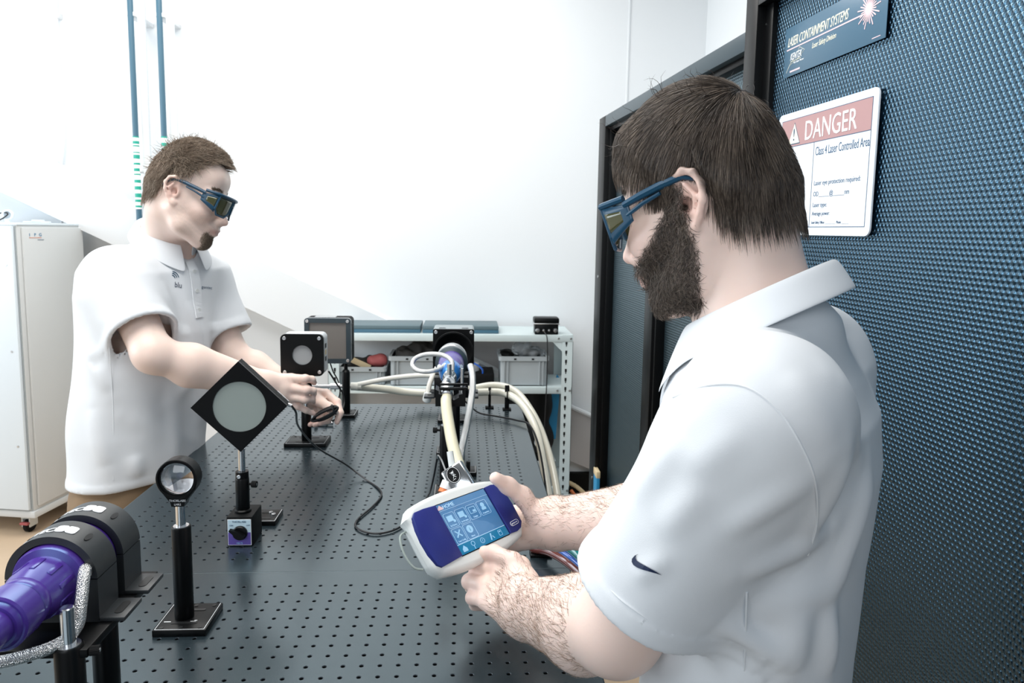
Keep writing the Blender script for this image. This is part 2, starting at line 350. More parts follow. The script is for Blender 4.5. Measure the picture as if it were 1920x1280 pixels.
def cap_screw(parent, m, r=.004, name='screw'):
    o = G().lathe([(r, 0), (r, .0026), (r*.9, .003), (r*.55, .003), (r*.55, .0012), (.0001, .0012)], m=m, seg=18).build(name, 'brushed', parent); return o
# --- lens on a post (front middle-left)
t = thing('lens_mount', 'round clear lens in a black ring on a tall post near the front', 'lens', (-.149, -.158, T))
base_plate(t, .076, .077)
G().box(-.030, -.020, -.0158, -.0142, .0099, .0103).box(.008, .016, -.0158, -.0142, .0099, .0103).box(.013, .017, -.0128, -.0114, .0099, .0103).build('engraved_mark', 'engr', t)
post_holder(t, -.006, 0, .010, .152, .0136, collar=False); post(t, -.006, 0, .14, .19, .0068)
m = TM(-.007, 0, .226) @ FRONT
o = G().lathe([(.0295, -.012), (.0295, .0085), (.0285, .0095), (.0262, .0095), (.0255, .0075), (.0255, -.010), (.0262, -.012), (.0295, -.012)], m=m, seg=56).build('lens_ring', 'black', t)
P = [(-.0285, -.006), (-.0265, -.0145), (-.0105, -.036), (-.009, -.042), (.009, -.042), (.0105, -.036), (.0265, -.0145), (.0285, -.006)]+[(.0265*math.cos(a), .0265*math.sin(a)-.001) for a in np.linspace(-.15, -PI+.15, 12)]
G().poly(P, -.010, .007, m=m).build('mount_foot', 'black', t, ang=25)
text('THORLABS', .0048, m @ TM(0, -.0345, .0073), 'white', t, align='CENTER'); text('LMR2', .0042, m @ TM(0, -.040, .0073), 'white', t, align='CENTER')
R, n = .045, 8; hh = .0255; sag = R-math.sqrt(R*R-hh*hh)
prof = [(1e-5, -.003)]+[(hh*k/n, -.003) for k in range(1, n+1)]+[(hh*k/n, .0015+math.sqrt(R*R-(hh*k/n)**2)-(R-sag)) for k in range(n, 0, -1)]+[(1e-5, .0015+sag)]
G().lathe(prof, m=m, seg=56).build('lens_glass', 'glass', t, ang=60)
G().lathe([(.0256, .0035), (.0256, .0065), (.0238, .0065), (.0238, .0035), (.0256, .0035)], m=m, seg=56).build('retaining_ring', 'blackm', t)
# --- diamond detector on magnetic base
t = thing('diamond_detector', 'black square detector turned on its corner with a big grey disc, on a magnetic base', 'detector', (-.154, .134, T))
g = G(); g.box(-.0235, .0235, -.031, .031, 0, .057, .0018); g.build('magnetic_base', 'blackm', t)
mf = TM(0, -.0312, 0) @ FRONT
lp = G().box(-.0215, .0215, .0025, .0475+.005, 0, .0006, m=mf).build('label_plate', 'white', t)
G().box(-.0205, .0205, .0275, .0515, .0005, .0009, m=mf).build('label_upper', 'plate', lp); G().box(-.0205, .0205, .0035, .0275, .0005, .0009, m=mf).build('label_lower', 'platev', lp)
text('THORLABS', .0052, mf @ TM(0, .0462, .001), 'signink', lp, align='CENTER'); text('OFF', .0042, mf @ TM(.0125, .0395, .001), 'signink', lp); text('ON', .0042, mf @ TM(-.0175, .0395, .001), 'signink', lp); text('MB175', .004, mf @ TM(0, .0052, .001), 'scr_ico', lp, align='CENTER')
kn = G().lathe([(.0135, 0), (.0135, .004), (.0120, .006), (.0001, .006)], m=mf @ TM(.0015, .027, .0006)).build('switch_knob', 'black', t)
mk = mf @ TM(.0015, .027, .0066) @ RM('Z', 152)
G().poly([(-.011, -.0038), (-.011, .0038), (.004, .005), (.019, .0015), (.019, -.0015), (.004, -.005)], -.001, .007, m=mk).build('pointer', 'black', kn)
post_holder(t, -.001, -.004, .057, .123, .0125, knob=None); thumb_screw(t, (.0125, -.008, .112), (1, -.15, 0), .0062)
G().lathe([(.0067, .123), (.0118, .123), (.0118, .136), (.0067, .136), (.0067, .123)], m=TM(-.001, -.004, 0)).build('clamp_collar', 'black', t)
cap_screw(t, TM(-.003, -.0155, .129) @ RM('X', 90), .0035); post(t, -.001, -.004, .11, .18)
md = TM(.001, -.014, .262) @ RM('Z', 5) @ FRONT
sq = [(.0856, 0), (.0, .0856), (-.0856, 0), (0, -.0856)]
def sub4(P, k): return [tuple(np.array(P[i])*(1-j/k)+np.array(P[(i+1) % 4])*(j/k)) for i in range(4) for j in range(k)]
body = G().poly([(x*.985, y*.985) for x, y in sq], -.030, -.002, m=md).build('heat_sink', 'slate', t, ang=20)
for k in range(7):
    z = -.028+k*.0038
    for c in range(4): G().poly([(sq[c][0]*1.0, sq[c][1]), (sq[(c+1) % 4][0], sq[(c+1) % 4][1]), (sq[(c+1) % 4][0]*.98, sq[(c+1) % 4][1]*.98), (sq[c][0]*.98, sq[c][1]*.98)], z, z+.0018, m=md).build('fin', 'black', body, smooth=False) if k % 1 == 0 and c in (0, 1) else None
G().holed(sub4(sq, 12), circle(.0475, 48), -.003, .0015, m=md).build('front_plate', 'black', t, ang=20)
G().cyl((0, 0, -.004), (0, 0, -.0012), .0475, seg=48, m=md).build('sensor_disc', 'sensor', t)
text('THORLABS', .006, md @ TM(.0862, .004, -.020) @ RM('Z', 135) @ RM('X', 90), 'engr', body)
G().cyl((.0835, -.001, -.016), (.0905, -.004, -.016), .0035, seg=12, m=md).build('connector', 'brushed', t)
# spare base plate behind
t = thing('slotted_plate', 'small black slotted base plate lying behind the magnetic base', 'plate', (-.139, .226, T))
base_plate(t, .052, .062, .0095, holes=False)
cap_screw(t, TM(.014, .002, .0095), .0042); cap_screw(t, TM(.006, .012, .0095), .0036)
# --- small detector
def square_detector(name, label, loc, w, h, depth, rr, bodymat, capmat='black'):
    t = thing(name, label, 'detector', loc); return t
t = thing('small_detector', 'small black square detector with a round grey window, held by the standing man', 'detector', (-.170, .752, T))
o = base_plate(t, .112, .078); md = TM(-.005, -.022, .2515) @ FRONT
post_holder(t, -.003, .0, .01, .09, .0133, collar=False); post(t, -.003, 0, .08, .185); G().cyl((.002, .004, .145), (.002, .004, .2), .011, seg=20).build('post_sleeve', 'black', t)
W_, r_ = .114, .014
G().holed(rrect(W_, W_, r_, 8), circle(.0268, 32, a0=0), -.002, .007, m=md).build('front_plate', 'black', t, ang=20)
b = G().poly(rrect(W_*.985, W_*.985, r_, 8), -.052, -.002, m=md).build('housing', 'alu', t, ang=25)
for k in range(4): G().holed(rrect(W_, W_, r_, 8), rrect(W_*.95, W_*.95, r_, 8), -.048+k*.011, -.044+k*.011, m=md).build('fin', 'alu', b, ang=25)
for k in range(3): G().box(.0565, .0578, -.02+k*.018, -.008+k*.018, -.03, -.015, m=md).build('socket', 'tan' if k == 1 else 'black', b)
G().cyl((0, 0, -.002), (0, 0, .001), .0268, seg=36, m=md).build('sensor_window', 'sensor2', t)
for sx in (-1, 1):
    for sy in (-1, 1): cap_screw(t, md @ TM(sx*.046, sy*.046, .007), .0050)
# --- large detector
t = thing('large_detector', 'large black square detector with a rounded frame and brown-grey screen at the back', 'detector', (-.113, 1.05, T))
base_plate(t, .062, .075); post_holder(t, 0, -.005, .01, .142, .0125, collar=False)
G().lathe([(.0125, .142), (.010, .147), (.006, .15), (.0001, .15)], m=TM(0, -.005, 0)).build('post_tip', 'black', t); G().cyl((0, -.005, .14), (0, -.005, .175), .006, seg=14).build('post', 'black', t)
md = TM(-.0535, -.01, .2415) @ FRONT; W_ = .142
G().holed(rrect(W_, W_, .009, 8), rrect(W_*.80, W_*.80, .003, 8), -.002, .007, m=md).build('front_frame', 'slate', t, ang=20)
b = G().poly(rrect(W_*.98, W_*.98, .012, 8), -.062, -.002, m=md).build('housing', 'black', t, ang=25)
for k in range(6): G().holed(rrect(W_+.001, W_+.001, .012, 8), rrect(W_*.95, W_*.95, .010, 8), -.06+k*.0098, -.056+k*.0098, m=md).build('fin', 'black' if k < 5 else 'alu', b, ang=25)
G().box(-.058, .058, -.058, .058, -.002, .001, m=md).build('sensor_screen', 'sensor3', t)
G().box(-.045, .02, .0712, .0722, -.05, -.02, m=md).build('top_label', 'brushed', b)
for sx in (-1, 1):
    for sy in (-1, 1): cap_screw(t, md @ TM(sx*.062, sy*.062, .007), .0050)
# --- right detector with deep round funnel
t = thing('funnel_detector', 'black square detector with a deep round funnel opening, behind the purple nozzle', 'detector', (.226, .99, T))
base_plate(t, .094, .075); post_holder(t, .004, 0, .01, .12, .0135, collar=False); G().cyl((.004, 0, .1), (.004, 0, .17), .010, seg=18).build('post', 'black', t)
md = TM(0, -.012, .225) @ FRONT
G().poly(rrect(.126, .130, .008, 8), -.095, 0, m=md).build('housing', 'grey', t, ang=25)
G().holed(rrect(.126, .130, .006, 8), circle(.05, 32, a0=0), -.001, .006, m=md).build('front_plate', 'black', t, ang=20)
G().lathe([(.030, -.02), (.058, .02), (.0605, .028), (.0605, .034), (.056, .034), (.030, .004), (.0001, .003)], m=md @ TM(0, .003, .02), seg=48).build('funnel', 'blackm', t, ang=40)
for sx in (-1, 1):
    for sy in (-1, 1): cap_screw(t, md @ TM(sx*.054, sy*.056, .006), .0055)
for x, y in ((-.035, -.015), (.035, -.015)): G().box(x-.01, x+.01, .0652, .066, -.022, -.014, m=md).build('vent_slot', 'hole', t)
# --- purple nozzle laser heads
def ring_clamp(parent, yc, r, thick, zc, letters=None):
    m = TM(0, yc, zc) @ FRONT; ri = r*.84; n = 40
    g = G(); P = [(r*math.cos(a), r*math.sin(a)) for a in np.linspace(0, PI, n)]; Q = [(ri*math.cos(a), ri*math.sin(a)) for a in np.linspace(PI, 0, n)]
    g.poly([(r, .0005)]+P[1:-1]+[(-r, .0005), (-ri, .0005)]+Q[1:-1]+[(ri, .0005)], -thick/2, thick/2, m=m)
    up = g.build('clamp_cap', 'clampm', parent, ang=25)
    g = G(); Q = [(ri*math.cos(a), ri*math.sin(a)) for a in np.linspace(PI, 2*PI, n)]
    g.poly([(r, -.0006), (r, -r*1.02), (-r, -r*1.02), (-r, -.0006), (-ri, -.0006)]+Q[1:-1]+[(ri, -.0006)], -thick/2, thick/2, m=m)
    lo = g.build('clamp_base', 'clampm', parent, ang=25)
    for s in (-1, 1):
        L = .026
        x0, x1 = sorted((s*r*.96, s*(r+L)))
        f = G().box(x0, x1, yc-thick/2, yc+thick/2, zc-r*1.02, zc-r*1.02+.005, .001).build('foot_flange', 'clampm', lo)
        g = G(); slot(g, s*(r+L*.55), yc, thick*.62, .0045, zc-r*1.02+.005, 'y'); g.build('slot', 'hole', f)
        g = G(); q = RM('Y', -s*38)
        g.cyl((0, 0, r-.002), (0, 0, r+.0008), .005, seg=18, m=TM(0, yc, zc) @ RM('Y', s*38) @ Matrix.Diagonal((.55, 1.6, 1, 1))); g.build('screw_slot', 'hole', up)
    if letters:
        for ch, a in letters:
            mm = TM(0, yc-thick*.20, zc) @ RM('Y', a) @ TM(0, 0, r+.0005)
            text(ch, .0145, mm, 'white', up, align='CENTER', xs=1.05)
        for ch, a in (('E', 3), ('O', 16)):
            mm = TM(0, yc-thick*.02, zc) @ RM('Y', a)
            g = G(); P = [(x, y) for x, y in rrect(.0108, .0150, .0035, 5)]
            g.poly([(x, y) for x, y in P], r+.0001, r+.0007, m=mm); tl_ = g.build('letter_tile', 'white', up)
    return lo
M['clampm'] = mat('clamp_black', (.030, .034, .037), .38, spec=.5, bump=(500, .1, .0004))
t = thing('laser_emitter', 'purple laser head held in two black ring clamps in the front left corner', 'laser', (-.174, -.45, T)); r = .0475
LET = [('G', -58), ('E', -47.5), ('N', -37), ('T', -27), ('E', -18), ('C', -9)]
ring_clamp(t, .020, r, .042, .218, LET); ring_clamp(t, .078, r, .042, .218, LET)
mx = TM(0, 0, .218) @ FRONT
nz = G().lathe([(.0385, -.11), (.0385, .004), (.037, .007), (.030, .009), (.0285, .014), (.0285, .036), (.0255, .046), (.0255, .085), (.024, .090), (.021, .094), (.0001, .094)], m=mx, seg=48).build('nozzle', 'purple', t, ang=30)
G().lathe([(.0255, .046), (.0262, .047), (.0262, .058), (.0255, .059)], m=mx, seg=48).build('nozzle_band', 'purple', nz)
for k in range(10):
    a = 2*PI*k/10+.3; q = mx @ RM('Z', math.degrees(a)) @ TM(.0283, 0, .012); G().box(-.001, .0014, -.0028, .0028, 0, .022, .0008, m=q).build('grip_rib', 'purple', nz)
G().lathe([(.0258, .060), (.0276, .062), (.0276, .088), (.0258, .090)], m=mx, seg=48).build('coolant_sleeve', 'purple', nz)
G().lathe([(.018, .094), (.018, .13), (.012, .135), (.0001, .135)], m=mx, seg=32).build('fibre_connector', 'purple', nz)
P = [(.034, .004, .218+.010), (.040, -.012, .218+.012), (.0445, -.03, .205), (.044, -.038, .186), (.034, -.05, .176), (.01, -.065, .172), (-.03, -.08, .170), (-.08, -.085, .165), (-.12, -.08, .155)]
G().tube(smooth_path(P, 8), .0062, 12).build('braided_hose', 'braid', t)
G().cyl((.034, .006, .228), (.0405, -.012, .230), .0068, seg=6).build('hose_nut', 'brushed', t)
# stand under it
for (x, y, ztop, hz, knob, lab) in ((-.134, -.497, 1.112, 1.072, None, 'chrome post in a black holder under the front ring clamp'), (-.1455, -.405, 1.115, 1.0698, -8, 'black post with a thumb screw under the rear ring clamp')):
    s = thing('support_post', lab, 'post', (x, y, T), group='posts under the laser head')
    base_plate(s, .05, .075); post_holder(s, 0, 0, .01, hz-T, .0138, knob=knob, collar=False)
    post(s, 0, 0, .15, ztop-T, .0066 if knob is None else .0115, 'steel' if knob is None else 'black')
    if knob is None: thumb_screw(s, (.0138, 0, hz-T-.008), (1, .2, 0), .005)
G().box(-.06, .06, -.052, .115, .160, .1692, .001).build('mounting_rail', 'black', t)
# second laser head (back)
t = thing('laser_nozzle', 'purple laser nozzle with a painted blue highlight and steel rings aimed at the funnel detector', 'laser', (.226, .37, T))
mx = TM(0, 0, .245) @ FRONT
G().lathe([(.0385, -.40), (.0385, -.385), (.041, -.38), (.041, -.355), (.038, -.352), (.038, -.345), (.041, -.342), (.041, -.325), (.036, -.32), (.036, -.40)], m=mx @ TM(0, -.003, 0), seg=48).build('steel_rings', 'brushed', t)
G().lathe([(.040, -.325), (.043, -.32), (.043, -.30), (.034, -.29), (.034, -.325)], m=mx @ TM(0, -.003, 0), seg=48).build('collar', 'slate', t)
G().lathe([(.033, -.32), (.0335, -.26), (.031, -.22), (.025, -.19), (.0225, -.15), (.0001, -.15)], m=mx @ TM(0, -.002, 0), seg=40).build('nozzle', 'purple', t)
nz = G().lathe([(.0, -.20), (.026, -.195), (.0285, -.17), (.026, -.14), (.019, -.115), (.012, -.105), (.0001, -.105)], m=mx, seg=40).build('highlight_dome', 'cyan', t)  # dome coloured to stand for the cyan highlight on the purple nozzle
G().lathe([(.0165, -.125), (.0165, -.085), (.013, -.08), (.013, -.04), (.0001, -.04)], m=mx, seg=32).build('steel_collar', 'steel', t)
for s in (-1, 1): G().cyl((s*.021, .16, .258), (s*.027, .15, .262), .005, seg=10).build('hose_port', 'steel', t)
# v clamp
vc = thing('post_clamp', 'black notched clamp on a chrome post holding the steel hose fitting', 'clamp', (.226, .36, T))
g = G(); P = [(-.033, -.03), (.033, -.03), (.033, .008), (.026, .004), (.026, -.002), (.018, -.004), (.018, -.01), (.008, -.016), (-.008, -.016), (-.018, -.01), (-.018, -.004), (-.026, -.002), (-.026, .004), (-.033, .008)]
g.poly(P, -.022, .022, m=TM(.005, .0, .238) @ FRONT); g.build('clamp_block', 'black', vc, ang=20)
G().box(-.018, .042, -.012, -.006, .252, .257, .001).box(-.018, .042, -.018, -.01, .243, .249, .001).build('clamp_strap', 'black', vc)
G().cyl((.030, -.008, .235), (.030, -.008, .29), .0032, seg=12).build('clamp_rod', 'steel', vc)
post(vc, -.004, 0, .14, .21, .0066); post_holder(vc, -.006, 0, .01, .160, .0128, knob=175); base_plate(vc, .062, .075)
# ring clamps carrying the back laser + its base
rc = thing('nozzle_mount', 'low black mount with slotted feet under the back nozzle', 'clamp', (.226, .66, T))
for y in (0, .055):
    G().box(-.045, .045, y, y+.035, .150, .205, .002).build('mount_block', 'black', rc)
    for s in (-1, 1):
        x0, x1 = sorted((s*.044, s*.072)); f = G().box(x0, x1, y, y+.035, .148, .154, .001).build('foot_flange', 'clampm', rc); g = G(); slot(g, s*.059, y+.0175, .02, .004, .154, 'y'); g.build('slot', 'hole', f)
post_holder(rc, .012, .03, .01, .15, .0115); base_plate(rc, .075, .062)
sm = thing('slotted_plate', 'black base plate with a small clip standing behind the chrome post', 'plate', (.255, .50, T)); base_plate(sm, .075, .05, holes=False); G().box(.012, .022, -.012, -.002, .0095, .032, .001).build('clip', 'black', sm)
# hoses of that head
def hose(name, label, P, r, material, cat='hose', ends=None, seg=12, group=None, n=8):
    o0 = Vector(P[0]); t = thing(name, label, cat, o0, group=group); P = [tuple(Vector(p)-o0) for p in P]
    G().tube(smooth_path(P, n), r, seg).build('tube', material, t); return t
h = hose('cream_hose', 'cream rubber hose hanging from the steel fitting to behind the tablet', [(.222, .35, 1.128), (.222, .325, 1.118), (.227, .285, 1.095), (.24, .212, 1.055), (.262, .137, 1.015), (.289, .073, .985), (.30, .04, .955)], .0122, 'hose')
G().cyl((0, .035, .012), (0, -.005, -.004), .0145, seg=24).build('ferrule', 'brushed', h)
G().lathe([(.0122, 0), (.0155, 0), (.0155, .012), (.0122, .012)], m=TM(0, 0, 0) @ RM('X', -65)).build('ferrule_ring', 'steel', h)
fit = thing('hose_elbow', 'polished steel elbow joining the nozzle to the cream hose', 'fitting', (.222, .40, 1.13))
G().tube(smooth_path([(.004, .05, .018), (0, .02, .018), (-.004, -.005, .012), (0, -.03, -.002)], 8), .0095, 16).build('elbow_body', 'steel', fit); G().cyl((.004, .03, .03), (.004, .03, .055), .006, seg=6).build('nipple', 'brushed', fit)
hose('braided_hose', 'braided steel hose hanging beside the cream hose to the valve block', [(.275, .50, 1.168), (.280, .47, 1.150), (.279, .43, 1.115), (.268, .37, 1.06), (.256, .31, 1.015), (.247, .22, .98), (.242, .16, .955)], .0078, 'braid')
hose('braided_hose', 'braided steel hose curling in an open loop left of the nozzle', [(.232, .45, 1.165), (.231, .46, 1.185), (.215, .475, 1.196), (.189, .50, 1.196), (.160, .52, 1.190), (.140, .52, 1.180), (.136, .50, 1.168), (.150, .48, 1.160), (.175, .48, 1.157), (.202, .50, 1.160), (.214, .52, 1.166)], .0055, 'braid')
# valve block with oval label
v = at(853, 888, 1.27); fr = frame(v, RT, UP, -FW)
t = thing('valve_block', 'chromed valve block with a black oval label above the tablet', 'valve', mw=fr @ RM('Z', 35) @ RM('X', -25))
G().box(-.022, .022, -.038, .016, -.014, .006, .005, seg=3).build('valve_body', 'steel', t, ang=30)
G().poly([(.0125*math.cos(a), .0155*math.sin(a)) for a in np.linspace(0, 2*PI, 36, endpoint=False)], .006, .0068, m=TM(-.002, -.002, 0)).build('label_plate', 'blackm', t)
G().holed([(.0115*math.cos(a), .0145*math.sin(a)) for a in np.linspace(0, 2*PI, 36, endpoint=False)], [(.0108*math.cos(a), .0138*math.sin(a)) for a in np.linspace(0, 2*PI, 36, endpoint=False)], .0068, .0071, m=TM(-.002, -.002, 0)).build('label_ring', 'engr', t)
lg = G()
for (a, b, c, d) in ((-.004, .006, .003, .004), (.003, .007, -.003, .003), (-.002, .001, .004, -.002), (.002, .0015, -.003, -.006), (-.001, -.001, .003, -.006), (-.005, -.008, .001, -.008)): lg.tube([(a-.002, b-.002, .0071), (c-.002, d-.002, .0071)], .0005, 6)
lg.sphere((-.002, .002, .0071), .0022, sub=2); lg.build('label_mark', 'engr', t)
G().cyl((-.029, -.012, -.004), (-.036, -.017, -.002), .0105, seg=20).build('orange_ring', 'orange', t); G().cyl((-.018, -.004, -.004), (-.029, -.012, -.0035), .0112, seg=20).build('union_nut', 'white', t); G().cyl((-.034, -.016, -.0025), (-.042, -.0215, -.001), .0055, seg=6).build('brass_stem', 'blackm', t)
G().cyl((.0, .012, -.004), (.012, .040, -.002), .006, seg=14).build('hose_stub', 'tabwhite', t)
hose('thin_cable', 'thin pale cable looping up from the chrome post to the valve block', [(.204, .31, 1.00), (.206, .30, 1.01), (.215, .24, 1.02), (.228, .16, 1.02), (.238, .09, 1.035)], .0018, 'brushed', 'cable', seg=6)
# --- cables lying on the table
hose('detector_cable', 'black cable from the diamond detector looping over the board to the chrome post', [(-.0635, .144, 1.157), (-.060, .160, 1.14), (-.073, .237, 1.09), (-.062, .357, 1.01), (-.02, .467, .935), (.03, .45, .9035), (.068, .39, .9032), (.079, .345, .9032), (.068, .285, .9032), (.046, .212, .9032), (.052, .172, .9032), (.087, .146, .9032), (.122, .158, .9032), (.145, .195, .9032), (.160, .25, .9032), (.172, .30, .9035), (.186, .325, .915), (.196, .325, .955), (.204, .31, 1.003)], .0021, 'cable', 'cable', seg=8)
hose('detector_cable', 'black cable from the small detector down to the coil in his hand', [(-.118, .79, 1.095), (-.10, .80, 1.06), (-.085, .81, 1.03), (-.078, .80, 1.0), (-.085, .77, .975), (-.10, .74, .965)], .0026, 'cable', 'cable', seg=8)
hose('detector_cable', 'thin black cable hanging from the large detector', [(-.175, 1.10, 1.07), (-.165, 1.11, 1.03), (-.150, 1.11, 1.0), (-.140, 1.09, .965), (-.145, 1.03, .93)], .0022, 'cable', 'cable', seg=8)
hose('power_cable', 'black cable crossing the far right corner of the board', [(.263, 1.054, .945), (.285, 1.05, .925), (.311, 1.03, .912), (.362, 1.0, .910), (.42, .955, .910), (.462, .90, .905), (.485, .80, .84), (.495, .70, .70), (.49, .6, .45)], .0028, 'cable', 'cable', seg=8)
# gas line fitting and long hoses
t = thing('gas_fitting', 'steel gas line fitting lying in front of the large detector\'s post', 'fitting', (-.20, 1.09, .985))
G().cyl((-.01, 0, 0), (.03, .0, 0), .006, seg=18).cyl((.03, 0, 0), (.06, .0, 0), .010, seg=6).cyl((.06, 0, 0), (.105, .0, 0), .006, seg=18).build('fitting_body', 'brushed', t)
G().cyl((-.035, -.0, .0), (-.01, 0, 0), .008, seg=18).cyl((-.03, 0, -.018), (-.03, 0, .018), .005, seg=12).build('valve_tee', 'brushed', t); G().lathe([(.013, 0), (.013, .022), (.010, .026), (.010, .034)], m=TM(.095, 0, 0) @ RM('Y', 90)).build('hose_socket', 'hosew', t)
hose('white_hose', 'straight white hose rising from the gas fitting towards the nozzle', [(-.095, 1.09, .988), (0, 1.08, 1.01), (.08, 1.06, 1.025), (.15, 1.04, 1.032), (.19, .98, 1.034)], .008, 'hosew')
h = hose('clear_hose', 'thick clear hose arching over the back edge of the board and down the right side', [(-.095, 1.10, .982), (.0, 1.14, .965), (.08, 1.16, .95), (.24, 1.165, .945), (.34, 1.155, .953), (.40, 1.13, .952), (.45, 1.06, .930), (.485, .96, .875), (.50, .85, .79), (.51, .75, .70), (.515, .62, .55), (.53, .5, .3), (.56, .35, .04)], .0125, 'hosec')
hose('clear_hose', 'second clear hose running close behind the first one', [(.1, 1.19, .94), (.25, 1.19, .95), (.36, 1.19, .968), (.43, 1.15, .957), (.475, 1.07, .915), (.51, .98, .85), (.535, .86, .75), (.545, .72, .6), (.56, .55, .3), (.58, .4, .04)], .0115, 'hosec')
for x, y, lab, h_ in ((.345, 1.148, 'black cable tie post holding the clear hoses, left of the two', .07), (.402, 1.125, 'thicker black cable tie post holding the clear hoses near the right edge', .082)):
    t = thing('hose_bracket', lab, 'bracket', (x, y, T), group='brackets under the clear hoses'); w_ = .0045 if h_ < .08 else .0075
    G().box(-w_, w_, -.004, .004, 0, h_, .0015).build('bracket_stem', 'blackm', t); G().box(-.014, .014, -.014, .014, 0, .004, .001).build('bracket_foot', 'blackm', t); G().tube([(math.cos(a)*.0001, math.cos(a)*.0165, .052+math.sin(a)*.0165) for a in np.linspace(0, 2*PI, 20)], .0022, 6).build('tie_loop', 'blackm', t)
t = thing('hose_elbow', 'white plastic hose elbow hanging left of the notched clamp', 'fitting', at(802, 742, 1.95))
G().lathe([(.009, -.018), (.012, -.014), (.012, .006), (.008, .012), (.0001, .012)], m=RM('X', 20) @ RM('Y', 12), seg=16).build('cap', 'tabwhite', t); G().tube(smooth_path([(0, 0, .008), (.006, .01, .035), (.018, .03, .06), (.03, .06, .075)], 5), .007, 10).build('hose_end', 'hosew', t)
t = thing('small_clamp', 'small steel clamp block lying behind the small detector\'s base', 'clamp', (-.172, .93, T))
G().box(-.028, .022, -.012, .012, 0, .016, .004, seg=3).build('clamp_block', 'brushed', t); G().cyl((.01, 0, .008), (.038, 0, .008), .007, seg=16).build('clamp_screw', 'steel', t); G().cyl((-.01, -.013, .009), (-.01, .013, .009), .006, seg=14).build('clamp_pin', 'black', t)
# coloured hoses bottom right
t = thing('hose_gland', 'black hose bracket on the right edge of the board beside the hand', 'bracket', (.405, .055, T)); G().box(-.012, .012, -.01, .01, 0, .045, .002).build('bracket_body', 'black', t); G().box(-.02, .02, -.015, .015, 0, .005, .001).build('bracket_foot', 'black', t)
for nm, lab, dz, dy, mm, r in (('teal_hose', 'glossy teal hose curving off the right edge under the forearm', .015, .003, 'tealt', .0115), ('blue_hose', 'glossy blue hose between the teal and the red hose', .0, -.008, 'bluet', .005), ('red_hose', 'dark red hose lowest of the three leaving the board', -.013, .0, 'redt', .0105)):
    P = [(.392, .058, .925), (.420, .02, .935), (.452, -.04, .937), (.487, -.10, .92), (.53, -.16, .88), (.57, -.20, .80), (.60, -.22, .6)]
    hose(nm, lab, [(x, y+dy, z+dz) for x, y, z in P], r, mm, seg=14)
# ------------------------------------------------------------------ pale cabinet on castors
c0, c1 = np.array([-1.775, 2.2]), np.array([-1.70, 2.64])
dx = (c1-c0)/np.linalg.norm(c1-c0); ang = math.degrees(math.atan2(dx[1], dx[0]))-90
t = thing('metal_cabinet', 'tall pale metal cabinet on castors behind the standing man', 'cabinet', (c0[0], c0[1], 0), rz=ang)
W_, D_ = .50, .42
G().box(-W_, 0, 0, D_, .13, 1.485, .004).build('body', 'cab', t)
G().box(-W_-.006, .006, -.006, D_+.006, .095, .13, .006).build('plinth', 'cab', t)
G().box(-W_-.004, .004, -.004, D_+.004, 1.478, 1.49, .003).build('top_panel', 'cabd', t)
G().box(-.48, -.012, -.02, -.001, .14, 1.475, .003).build('door', 'cabd', t)
sp = G().box(.001, .012, .02, D_-.008, .15, 1.468, .003).build('side_panel', 'cab', t)
G().box(-.0105, -.0055, -.004, .0, .135, 1.475).build('door_gap', 'bin', t)
for z in (.45, .9, 1.3): G().cyl((-.045, -.0205, z), (-.045, -.0225, z), .005, seg=12).build('door_screw', 'brushed', t)
sm_ = TM(.0125, .055, 1.425) @ Matrix(((0, 0, 1, 0), (1, 0, 0, 0), (0, 1, 0, 0), (0, 0, 0, 1)))
for i, ch in enumerate('IPG'): text(ch, .020, sm_ @ TM(i*.030, .004, .0008), 'scr_bar', sp, xs=1.2)
G().box(0, .075, -.004, -.002, .0006, .001, m=sm_).build('badge_stripe', 'orange', sp); G().box(.05, .09, -.014, -.012, .0006, .001, m=sm_).build('badge_stripe', 'signink', sp)
for x in (-.43, -.08):
    for y in (.06, D_-.06):
        c = G().box(x-.02, x+.02, y-.03, y+.03, .075, .097, .003).build('castor_plate', 'rack', t)
        G().box(x-.022, x-.016, y-.025, y+.028, .03, .08, .003).box(x+.016, x+.022, y-.025, y+.028, .03, .08, .003).build('castor_fork', 'tabwhite', c)
        G().lathe([(.0001, -.012), (.030, -.012), (.034, -.007), (.034, .007), (.030, .012), (.0001, .012)], m=TM(x, y, .034) @ RM('Y', 90), seg=28).build('castor_wheel', 'blackm', c)
        G().box(x-.012, x+.03, y-.05, y-.032, .05, .062, .003).build('brake_pedal', 'red', c)
for (px, py, lab) in ((14, 402, 'clear glass ring with a black cable, standing on the cabinet\'s front corner'), (137, 407, 'clear lifting eye ring at the back corner of the cabinet top')):
    p_ = aty(px, py, 2.33 if px < 50 else 2.6); t = thing('eye_bolt', lab, 'ring', (p_[0], p_[1], 1.49))
    G().lathe([(.022+.0065*math.cos(a), .0065*math.sin(a)) for a in np.linspace(0, 2*PI, 14)], m=TM(0, 0, .034) @ RM('X', 80), seg=28).build('ring', 'cabd', t); G().cyl((0, 0, 0), (0, 0, .012), .012, seg=18).build('bolt_base', 'cabd', t)
    if px < 50: G().tube(smooth_path([(-.07, 0, .0), (-.03, -.01, .012), (.0, -.012, .03), (.006, -.008, .04), (-.01, 0, .046), (-.05, .0, .04)], 6), .003, 8).build('cable_end', 'cable', t)
t = thing('strap', 'small white strap buckle lying on the cabinet top between the rings', 'strap', (-1.81, 2.42, 1.49)); G().box(-.06, .06, -.012, .012, 0, .008, .003).box(-.02, .03, -.014, .014, .004, .016, .004).build('buckle', 'cabd', t)
